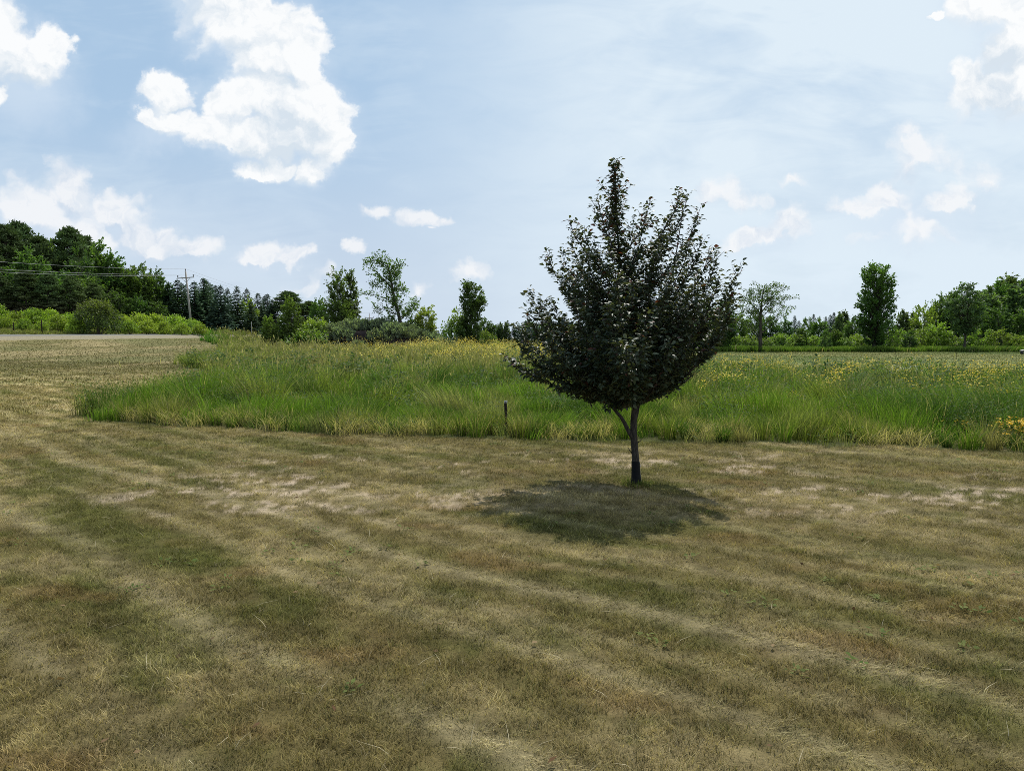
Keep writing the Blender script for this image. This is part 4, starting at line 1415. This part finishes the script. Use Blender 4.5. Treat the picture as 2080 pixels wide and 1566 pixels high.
def middle_trees():
    m = deciduous('mid_a', 301, 4.4, [(.03, .7), (.3, .95), (.7, .8), (1, .25)], 110, .42, 50, .21, C(.080, .105, .025), .05, .03, tipcol=YG)
    tree_at('small_tree', 'narrow bushy green tree, leftmost at the meadow back', 'tree', 549, 643, 75, m, 4.5)
    m = deciduous('mid_b', 302, 6, [(.03, .9), (.3, 1.25), (.6, 1.15), (.85, .7), (1, .3)], 150, .5, 50, .22, C(.080, .110, .028), .06, .03, tipcol=YG)
    tree_at('small_tree', 'bushy tree with a yellow-green top left of the mound', 'tree', 593, 610, 77, m, 6.15)
    tree_at('brush_clump', 'mid-green shrub between the bushy tree and the mound', 'bush', 640, 650, 79, LOWS[2], 2.5, None, .95, ('stems', 'foliage'))
    tree_at('brush_clump', 'grey-green low shrub at the left foot of the mound', 'bush', 622, 668, 76, LOWS[1], 2.5, None, 1.4, ('stems', 'foliage'))
    m = deciduous('twin_l', 303, 10, [(.04, 1.5), (.25, 1.95), (.5, 1.6), (.75, .95), (1, .35)], 230, .6, 52, .25, C(.066, .092, .028), .14, .05, open_=.8)
    tree_at('green_tree', 'tall pointed tree behind the mound, left one of the close pair', 'tree', 688, 547, 86, m, 10.2)
    m = deciduous('twin_r', 304, 10, [(.04, .9), (.3, 1.15), (.55, 1.0), (.8, .65), (1, .25)], 180, .5, 48, .25, C(.076, .100, .032), .12, .05, open_=.7)
    tree_at('green_tree', 'slimmer pointed tree behind the mound, right one of the close pair', 'tree', 714, 550, 88, m, 10.2)
    tree_at('green_tree', 'lower dark tree leaning against the left of the pointed pair', 'tree', 648, 604, 92, BROAD['dark_broadleaf'][0], 10.75, None, .8)
    # leaning elm
    D = 84.0
    b = on(817, D)
    L = lambda px, py, dd=0.0: at(px, py, D + dd) - b
    rng = RNG(305)
    tk, cr = MB(), MB()
    tp = np.array([(0, 0, -.1), L(816, 670), L(810, 640), L(803, 615), L(798, 590), L(794, 565), L(788, 543), L(782, 524)])
    tk.tube(tp, [.26, .23, .20, .17, .13, .10, .06, .02], 8)
    limbs = [((810, 640), (802, 622), (788, 580), .12), ((806, 625), (792, 600), (737, 597), .09), ((798, 590), (775, 560), (746, 535), .08), ((794, 565), (800, 548), (812, 534), .07), ((788, 543), (770, 530), (757, 527), .05),
             ((810, 640), (795, 635), (764, 624), .08), ((813, 650), (830, 635), (843, 612), .08), ((812, 645), (825, 640), (842, 622), .07), ((815, 660), (795, 650), (780, 650), .07), ((815, 660), (835, 650), (848, 655), .06),
             ((797, 585), (808, 580), (818, 596), .05), ((792, 560), (775, 572), (760, 580), .05), ((790, 550), (803, 555), (806, 560), .05)]
    cen = []
    for (p0, p1, p2, r) in limbs:
        dd = rng.uniform(-1.2, 1.2)
        path = bez(L(*p0), L(*p1, dd * .5), L(*p2, dd), 10)
        tk.tube(path, np.linspace(r, .015, 10), 5, cap=False)
        for q in path[3:]:
            for _ in range(3):
                cen.append(q + rng.normal(0, .28, 3))
        cen.append(path[-1])
    for q in np.linspace(.45, 1, 26):
        z = tp[-1, 2] * q
        c = np.array((np.interp(z, tp[:, 2], tp[:, 0]), 0, z))
        for _ in range(4):
            cen.append(c + rng.normal(0, .34, 3))
    for _ in range(24):
        cen.append(L(rng.normal(808, 15), rng.uniform(625, 668), rng.uniform(-1, 1)))
    cen = np.array(cen)
    leaf_cloud(cr, rng, cen, .42, 14, .23, C(.082, .125, .030), .35, .6, .8, .3, None, 1.0, (.5, .5))
    plant('elm_tree', 'tall ragged elm leaning left, with a long bare-ish side limb, behind the mound', 'tree', b, (tk.mesh('elm_trunk', M_BARK, True), cr.mesh('elm_crown', M_LEAF)))
    m = deciduous('yellowish', 306, 4.6, [(.25, .35), (.5, 1.0), (.75, 1.05), (1, .5)], 90, .42, 40, .22, C(.145, .170, .032), .07, .2)
    tree_at('small_tree', 'small yellow-green tree right of the leaning elm', 'tree', 866, 627, 84, m, 4.75)
    # dark tree right of the middle
    m = deciduous('centre', 307, 8.2, [(.04, 1.3), (.2, 1.45), (.42, 1.0), (.55, 1.2), (.75, 1.45), (.9, .95), (1, .55)], 250, .5, 50, .24, C(.058, .085, .027), .13, .10, open_=.75)
    tree_at('green_tree', 'solitary dark green tree behind the yellow flowers, left of the crab apple', 'tree', 959, 573, 82, m, 8.45)
    tree_at('brush_clump', 'leafy dark shrub at the left foot of the solitary tree', 'bush', 931, 637, 83, LOWS[0], 2.5, None, .62, ('stems', 'foliage'))
    tree_at('brush_clump', 'small green shrub at the right foot of the solitary tree', 'bush', 992, 672, 80, LOWS[1], 2.5, None, .7, ('stems', 'foliage'))
    tree_at('brush_clump', 'low green bush beside the small yellow-green tree', 'bush', 845, 656, 84, LOWS[2], 2.5, None, .8, ('stems', 'foliage'))


middle_trees()


def build_mound():
    cx, cy = dp(752, 82)
    V, Q = [], []
    nx, ny = 60, 40
    for j in range(ny):
        for i in range(nx):
            u, v = i / (nx - 1) * 2 - 1, j / (ny - 1) * 2 - 1
            x, y = cx + u * 9, cy + v * 5.5
            r2 = (u / .92) ** 2 * 1.05 + v ** 2
            hgt = 2.15 * max(0, 1 - r2) ** .8
            if abs(u + .12) < .34:      # cut face towards the lawn
                hgt *= .25 + .75 * min(1, max(0, (v + .62) / .22))
            hgt += (float(fbm(np.array([x * 1.1]), np.array([y * 1.1]), 3, 181)[0]) - .5) * .35 * (1 if r2 < 1 else 0)
            V.append((x, y, h1(x, y) - .05 + hgt))
    for j in range(ny - 1):
        for i in range(nx - 1):
            a = j * nx + i
            Q.append((a, a + 1, a + nx + 1, a + nx))
    V = np.array(V)
    tag(link('dirt_mound', make_mesh('dirt_mound', V, Q, None, (1, 1, 1), M_SOIL, True)), kind='structure')
    rng = RNG(182)
    k = 0
    for (u, v) in [(-.78, -.2), (-.62, -.45), (-.6, .1), (-.42, -.05), (-.25, .12), (-.05, .1), (.12, .15), (.3, .05), (.48, .0), (.33, -.42), (.5, -.4), (.66, -.2), (.82, -.1), (-.15, .35), (.1, .4), (.4, .35), (-.4, .35), (.72, .2), (-.52, -.62), (.2, -.55), (.95, -.3), (-.95, -.1), (1.08, -.1), (-.46, -.42), (-.28, -.5), (-.34, -.66), (-.05, -.72)]:
        x, y = cx + u * 9, cy + v * 5.5
        i = int(round((u + 1) / 2 * (nx - 1)))
        j = int(round((v + 1) / 2 * (ny - 1)))
        z = V[j * nx + i, 2] if 0 <= i < nx else h1(x, y)
        s = rng.uniform(.76, 1.04)
        if v < -.6:
            s *= .55
        k += 1
        plant('willow_shrub', 'grey-green feathery shrub, one of those covering the earth mound', 'bush', (x, y, z - .12), WIL[k % 3], k * 2.1, s, 'grey-green shrubs on the mound', ('stems', 'foliage'))


build_mound()


def far_trees():
    # skyline behind the middle of the meadow, and behind the crab apple
    g = 'far trees on the skyline behind the crab apple'
    lst = [(986, 645, 0), (1003, 655, 1), (1017, 652, 2), (1029, 650, 2), (1043, 655, 3), (1058, 654, 0), (1075, 650, 1), (1095, 655, 0), (1115, 648, 1), (1140, 655, 0), (1165, 650, 1), (1190, 655, 0), (1215, 650, 0), (1240, 656, 1), (1265, 650, 0),
           (1290, 645, 1), (1315, 650, 0), (1340, 642, 1), (1365, 648, 0), (1390, 640, 1), (1415, 640, 0)]
    for i, (px, top, k) in enumerate(lst):
        me, h0 = ((BROAD['dark_broadleaf'][i % 3], 10.75), (BROAD['green_broadleaf'][i % 3], 10.75), (BROAD['poplar'][i % 3], 10.75), (SPR[0], 11.1))[k]
        lab = {0: 'far leafy tree right behind the solitary dark tree', 1: 'far round tree between the solitary tree and the twin poplars', 2: 'left one of two far poplars on the skyline left of the crab apple', 3: 'right one of two far poplars on the skyline left of the crab apple',
               4: 'lone far spruce spire just left of the crab apple crown', 5: 'far leafy tree touching the left edge of the crab apple crown'}.get(i, 'far tree mostly hidden behind the crab apple crown')
        tree_at('far_tree', lab, 'tree', px, top, 190 - max(0, px - 1180) * .30, me, h0, g, 1.15 if k < 2 else 1.0)
    g = 'tiny far spruces on the horizon by the distant poles'
    for i, (px, top, D) in enumerate([(869, 667, 255), (880, 672, 262), (891, 671, 258), (901, 668, 265), (915, 672, 255), (928, 668, 262)]):
        tree_at('far_spruce', f'tiny dark spruce on the horizon near the farthest pole, {ORD[i]} from the left', 'tree', px, top, D, SPR[i % 3], 11.1, g, 1.3)


far_trees()


def right_wood():
    g = 'trees of the wood edge on the right'
    rows = [(1435, 622, 104, 'dark_broadleaf', 1.0, 'dark leafy tree half hidden by the right side of the crab apple'), (1468, 606, 97, 'dark_broadleaf', .95, 'dark tree with a bare lower trunk, left of the open airy tree'), (1500, 636, 112, 'green_broadleaf', 1.1, 'leafy tree behind the left limbs of the airy tree'),
            (1530, 634, 114, 'dark_broadleaf', 1.0, 'dark leafy tree straight behind the airy tree trunk'), (1562, 640, 112, 'dark_broadleaf', 1.1, 'dark leafy tree right behind the airy tree'), (1592, 641, 110, 'dark_broadleaf', .9, 'leafy tree under the right limbs of the airy tree'),
            (1625, 664, 103, 'green_broadleaf', 1.2, 'bright rounded tree below the two small spruce tips'), (1638, 643, 122, 'dark_broadleaf', .8, 'dark bluish tree right of the two small spruce tips'), (1662, 645, 112, 'green_broadleaf', 1.1, 'leafy tree behind the dark conical shrub'),
            (1702, 632, 116, 'poplar', 1.0, 'slender poplar top left of the column tree, left one'), (1713, 630, 118, 'poplar', 1.0, 'slender poplar top left of the column tree, right one'), (1696, 668, 104, 'green_broadleaf', 1.3, 'leafy tree low in front of the slender poplars'),
            (1730, 648, 112, 'dark_broadleaf', 1.0, 'dark leafy tree touching the left of the column tree'), (1800, 645, 110, 'dark_broadleaf', 1.0, 'dark leafy tree behind the right flank of the column tree'), (1832, 625, 113, 'poplar', 1.2, 'pale green poplar right of the column tree'),
            (1854, 629, 116, 'poplar', 1.1, 'wispy poplar, second right of the column tree'), (1875, 619, 110, 'light_tree', .8, 'slim yellow-green tree with a thin trunk right of the column tree'), (1897, 612, 116, 'green_broadleaf', .8, 'green tree where the right-hand wood begins to rise'),
            (1912, 596, 118, 'dark_broadleaf', .9, 'tree on the rising skyline left of the tall front tree'), (1932, 588, 116, 'poplar', 1.1, 'tree just left of the tall front tree of the right wood'), (1995, 576, 112, 'poplar', 1.5, 'feathery tree right of the tall front tree'),
            (2018, 570, 118, 'dark_broadleaf', .9, 'dark tree second right of the tall front tree'), (2040, 556, 120, 'poplar', 1.3, 'tall feathery tree with spiky top near the right edge'), (2066, 562, 114, 'poplar', 1.5, 'feathery tree at the right edge of the view'),
            (2085, 552, 120, 'dark_broadleaf', .9, 'tallest tree cut by the right edge of the view'), (2120, 556, 116, 'poplar', 1.4, 'tree just outside the right edge of the view'), (2160, 550, 118, 'dark_broadleaf', 1.0, 'tree well outside the right edge of the view'),
            (1975, 610, 106, 'green_broadleaf', .9, 'leafy tree behind the trunk of the tall front tree'), (2025, 620, 104, 'dark_broadleaf', 1.0, 'dark tree low in the right wood, right of the tall front tree'), (2070, 625, 104, 'green_broadleaf', 1.0, 'low leafy tree of the right wood at the view edge')]
    for i, (px, top, D, key, wd, lab) in enumerate(rows):
        tree_at('wood_tree', lab, 'tree', px, top, D, BROAD[key][i % 3], 5.2 if key == 'light_tree' else 10.75, g, wd)
    g2 = 'small spruce tips over the right skyline'
    for i, (px, top, D) in enumerate([(1612, 640, 130), (1621, 650, 134), (1650, 638, 134), (1675, 642, 138), (1684, 638, 136), (1691, 634, 138), (1720, 644, 136), (1728, 650, 134), (1480, 640, 136), (1545, 634, 136)]):
        tree_at('spruce_tree', f'dark spruce tip over the right-hand treeline, {ORD[[2, 3, 4, 5, 6, 7, 8, 9, 0, 1][i]]} from the left', 'tree', px, top, D, SPR[i % 3], 11.1, g2, 1.0)
    # airy open tree
    prof = [(.30, .8), (.45, 2.4), (.65, 3.3), (.85, 2.7), (1, 1.0)]
    rng = RNG(401)
    D = 94.0
    b = on(1545, D)
    L = lambda px, py, dd=0.0: at(px, py, D + dd) - b
    tk, cr = MB(), MB()
    tp = np.array([(0, 0, -.1), L(1544, 690), L(1545, 668), L(1545, 640), L(1547, 615), L(1550, 596), L(1553, 579)])
    tk.tube(tp, [.30, .24, .20, .16, .11, .07, .02], 8)
    cen = []
    for (p0, p1, p2, r, dd) in [((1544, 688), (1535, 672), (1512, 655), .10, .6), ((1545, 678), (1560, 668), (1590, 640), .10, -.8), ((1545, 662), (1560, 655), (1600, 625), .08, .9), ((1545, 640), (1535, 622), (1508, 600), .10, -.5),
                                ((1546, 632), (1550, 610), (1518, 588), .06, 1.0), ((1546, 625), (1565, 608), (1590, 582), .08, .5), ((1547, 615), (1560, 600), (1604, 605), .06, -1.2), ((1548, 610), (1545, 595), (1538, 580), .05, 1.2),
                                ((1550, 598), (1562, 588), (1572, 580), .04, -.6), ((1545, 650), (1530, 640), (1504, 622), .07, 1.4), ((1545, 645), (1565, 630), (1583, 612), .07, 1.6), ((1545, 655), (1540, 640), (1528, 610), .07, -1.6), ((1546, 635), (1556, 625), (1570, 598), .07, -1.8)]:
        path = bez(L(*p0), L(*p1, dd * .4), L(*p2, dd), 12)
        tk.tube(path, np.linspace(r, .012, 12), 5, cap=False)
        for q in path[4:]:
            for _ in range(2):
                e = q + rng.normal(0, .5, 3) * (1, 1, .7)
                tk.tube(np.stack((q, lerp(q, e, .6) + (0, 0, .05), e)), [.011, .008, .005], 3, cap=False)
                cen.append(e)
    cen = np.array(cen)
    leaf_cloud(cr, rng, cen, .45, 22, .22, C(.086, .124, .042), .3, .7, .7, .3)
    plant('airy_tree', 'open airy tree with dark forked trunk at the field edge right of the crab apple', 'tree', b, (tk.mesh('airy_trunk', M_BARK, True), cr.mesh('airy_crown', M_LEAF)))
    # columnar elm
    m = deciduous('column', 402, 12, [(.10, 1.0), (.22, 2.1), (.38, 2.45), (.52, 2.15), (.62, 2.3), (.72, 1.75), (.85, 1.9), (.95, 1.5), (1, 1.0)], 420, .55, 44, .27, C(.056, .094, .026), .28, .10, tipcol=C(.100, .150, .030), open_=.85, squash=.7, spray=(1.0, .75))
    tree_at('column_tree', 'tall dense column-shaped tree standing alone above the right treeline', 'tree', 1775, 538, 96, m, 12.3, None, .97)
    # tall front tree of the right wood
    m = deciduous('front', 403, 10, [(.32, .8), (.5, 2.1), (.7, 2.3), (.88, 1.6), (1, .7)], 230, .6, 42, .27, C(.064, .092, .032), .17, .28, open_=.75, droop=.7, spray=(1.0, -.1))
    tree_at('tall_front_tree', 'tall tree with long bare trunk in front of the right-hand wood', 'tree', 1957, 572, 95.5, m, 10.3)
    for px, top, D, wd, lab in [(1676, 668, 96, .78, 'dark conical shrub in the grass strip left of the column tree'), (1846, 672, 97, 1.0, 'dark shrub with pale green top right of the column tree'), (1578, 694, 96, .7, 'low dark bush right of the airy tree trunk')]:
        p = deciduous('cone%d' % px, 410 + px, 4, [(.03, .9), (.3, 1.25), (.7, .85), (1, .25)], 70, .42, 40, .22, C(.042, .072, .026), .06, .03, tipcol=MGN)
        tree_at('dark_shrub', lab, 'bush', px, top, D, p, 4.15, None, wd)
    g5 = 'light green saplings along the right wood edge'
    for i, (px, top, D, lab) in enumerate([(1605, 690, 98, 'low light-green sapling right of the low dark bush'), (1748, 676, 99, 'light-green sapling left of the column tree foot'), (1822, 668, 100, 'light-green sapling right of the column tree foot'), (1868, 664, 101, 'light-green sapling right of the dark shrub with pale top'),
                                           (1900, 655, 101, 'yellow-green sapling in front of the rising wood'), (1655, 682, 102, 'light-green sapling left of the dark conical shrub'), (1990, 664, 99, 'leafy sapling right of the tall front tree trunk'), (2030, 668, 97, 'broad pale-leaved sapling near the right edge'), (2066, 680, 99, 'leafy sapling cut by the right edge'), (1925, 678, 100, 'leafy sapling left of the tall front tree trunk')]):
        tree_at('sapling', lab, 'tree', px, top, D, BROAD['light_tree'][i % 3], 5.2, g5, 1.25)
    g6 = 'undergrowth shrubs along the right wood edge'
    for i, px in enumerate(range(1425, 2140, 32)):
        tree_at('undergrowth_shrub', 'low leafy shrub in the undergrowth at the foot of the right-hand wood', 'bush', px, 688 - (i * 7) % 9, 102.5 + (i % 3), LOWS[i % 3], 2.5, g6, 1.2, ('stems', 'foliage'))


right_wood()


# ------------------------------------------------------------------ poles, wires, stakes
def utility_pole(label, foot, H, arm_w, yaw, lean, group=None):
    t = thing('utility_pole', label, 'utility pole', foot, yaw, 1.0, group)
    t.rotation_euler.y = lean
    mb = MB()
    mb.tube([(0, 0, -.4), (0, 0, H * .5), (0, 0, H - .35)], [.17, .145, .11], 10)
    link('pole', mb.mesh('pole', M_WOOD, True), t)
    za = H - 1.35
    mb = MB()
    mb.box((0, -.17, za), (arm_w, .11, .13), bevel=.01)
    link('crossarm', mb.mesh('crossarm', M_WOOD), t)
    for s in (-1, 1):
        mb = MB()
        mb.tube([(s * .62, -.12, za - .05), (s * .08, -.12, za - .62)], .028, 5)
        link('brace', mb.mesh('brace', M_STEEL), t)
    pts = []
    for (x, z) in ((-arm_w / 2 + .08, za + .06), (arm_w / 2 - .08, za + .06), (0, H - .36)):
        mb = MB()
        y = -.17 if x else 0
        mb.tube([(x, y, z), (x, y, z + .10), (x, y, z + .12), (x, y, z + .2), (x, y, z + .24), (x, y, z + .36), (x, y, z + .38)], [.03, .03, .09, .05, .09, .06, .02], 8)
        link('insulator', mb.mesh('insulator', M_INSUL, True), t)
        pts.append(Vector((x, y, z + .37)))
    bpy.context.view_layer.update()
    return [t.matrix_world @ p for p in pts]


def build_power_line():
    yaw = math.atan2(-10, 90) * -1 * -1
    P = []
    D = 107.0
    f = on(392, D)
    top = at(383.5, 546, D)[2]
    P.append(utility_pole('weathered wooden utility pole with crossarm beside the road, nearest of the poles', f, top - f[2], 2.5, yaw + .12, math.radians(-4.2)))
    D = 194.0
    f = on(752, D)
    P.append(utility_pole('small distant utility pole rising behind the mound', f, at(751, 636, D)[2] - f[2], 2.5, yaw, math.radians(-.5)))
    D = 291.0
    f = on(887, D)
    P.append(utility_pole('tiny far utility pole right of the small yellow-green tree', f, at(886, 660, D)[2] - f[2], 2.5, yaw, math.radians(-.5)))
    off = Vector(road_dir * -90.0)
    names = ('left arm', 'right arm', 'pole top')
    start = [P[0][i] + Vector((-9.9, -90, -2.9)) for i in range(3)]
    spans = [(start, P[0], 1.5, 'overhead wire running left from the {} of the nearest utility pole'), (P[0], P[1], 1.6, 'overhead wire from the {} of the nearest pole to the pole behind the mound'), (P[1], P[2], 1.5, 'overhead wire from the {} of the pole behind the mound to the farthest pole')]
    for a, b, sag, lab in spans:
        for i in range(3):
            s = np.linspace(0, 1, 40)[:, None]
            pts = np.array(a[i]) * (1 - s) + np.array(b[i]) * s
            pts[:, 2] -= 4 * sag * (s * (1 - s))[:, 0]
            mb = MB()
            mb.tube(pts, .011, 4)
            tag(link('power_line', mb.mesh('power_line', M_WIRE)), lab.format(names[i]), 'wire', 'overhead wires along the road')


road_dir = np.array((.11, 1, 0)) / math.hypot(.11, 1)
build_power_line()


def build_small_things():
    # steel stake in front of the tall grass
    b = np.array((*gp(1029, 883), 0))
    b[2] = h1(b[0], b[1])
    t = thing('fence_stake', 'rusty dark steel stake with a pale chipped top at the meadow edge', 'stake', b)
    t.rotation_euler = (0, math.radians(-2.0), .25)
    H = .545
    mb = MB()
    prof = [(-.022, -.004), (-.004, -.004), (-.004, -.028), (.004, -.028), (.004, -.004), (.022, -.004), (.022, .004), (-.022, .004)]
    n = len(prof)
    V = [(x, y, z) for z in (-.15, H) for x, y in prof]
    mb.add(V, [(j, (j + 1) % n, n + (j + 1) % n, n + j) for j in range(n)], None)
    mb.box((0, 0, H + .002), (.046, .012, .006))
    for k in range(9):
        mb.box((0, -.034, .04 + k * .055), (.014, .012, .012))
    link('post', mb.mesh('stake_post', M_STAKE), t)
    mb = MB()
    mb.box((.004, -.006, H - .012), (.050, .024, .044), bevel=.004)
    link('top_cap', mb.mesh('stake_top', M_PALE), t)
    for (px, y0, y1, D, lab) in ((31, 655, 669, 80, 'short dark fence post in the verge grass, left of two beyond the road'), (88, 650, 668, 82, 'short dark fence post in the verge grass, right of two beyond the road')):
        p = on(px, D)
        h = (at(px, y0, D)[2] - p[2])
        mb = MB()
        mb.tube([(0, 0, -.2), (0, 0, h - .05), (0, 0, h)], [.07, .06, .045], 7)
        tag(link('fence_post', mb.mesh('fence_post', M_STAKE, True), None, tuple(p)), lab, 'post', 'fence posts beyond the road')
    p = on(512.6, 121)
    mb = MB()
    h = at(512, 654, 121)[2] - p[2]
    mb.tube([(0, 0, -.2), (0, 0, h - .03), (0, 0, h)], [.05, .045, .03], 6)
    tag(link('marker_post', mb.mesh('marker_post', M_PALE, True), None, tuple(p)), 'thin pale marker post standing before the spruce row', 'post')
    for (px, D, h, lab) in ((1818, 62, .5, 'thin stake in the mown field below the column tree, left of two'), (1942, 58, .55, 'thin stake in the mown field below the tall front tree, right of two')):
        p = on(px, D)
        mb = MB()
        mb.tube([(0, 0, -.1), (0, 0, h - .02), (0, 0, h)], [.014, .014, .008], 6)
        tag(link('field_stake', mb.mesh('field_stake', M_STAKE, True), None, tuple(p)), lab, 'stake', 'thin stakes in the mown field')
    # stand at the far right of the mown field
    p = on(2075, 78)
    t = thing('field_stand', 'small black stand with a slanted pale lid at the right edge of the mown field', 'stand', p, .3)
    mb = MB()
    mb.box((0, 0, .19), (.24, .22, .40), bevel=.02)
    link('body', mb.mesh('stand_body', M_DARK), t)
    mb = MB()
    mb.box((0, 0, 0), (.42, .34, .05), bevel=.012)
    o = link('lid', mb.mesh('stand_lid', M_PALE), t, (.02, 0, .44))
    o.rotation_euler = (0, math.radians(-13), 0)
    mb = MB()
    mb.tube([(.18, 0, -.1), (.18, 0, .45)], .018, 6)
    link('post', mb.mesh('stand_post', M_PALE), t)


build_small_things()
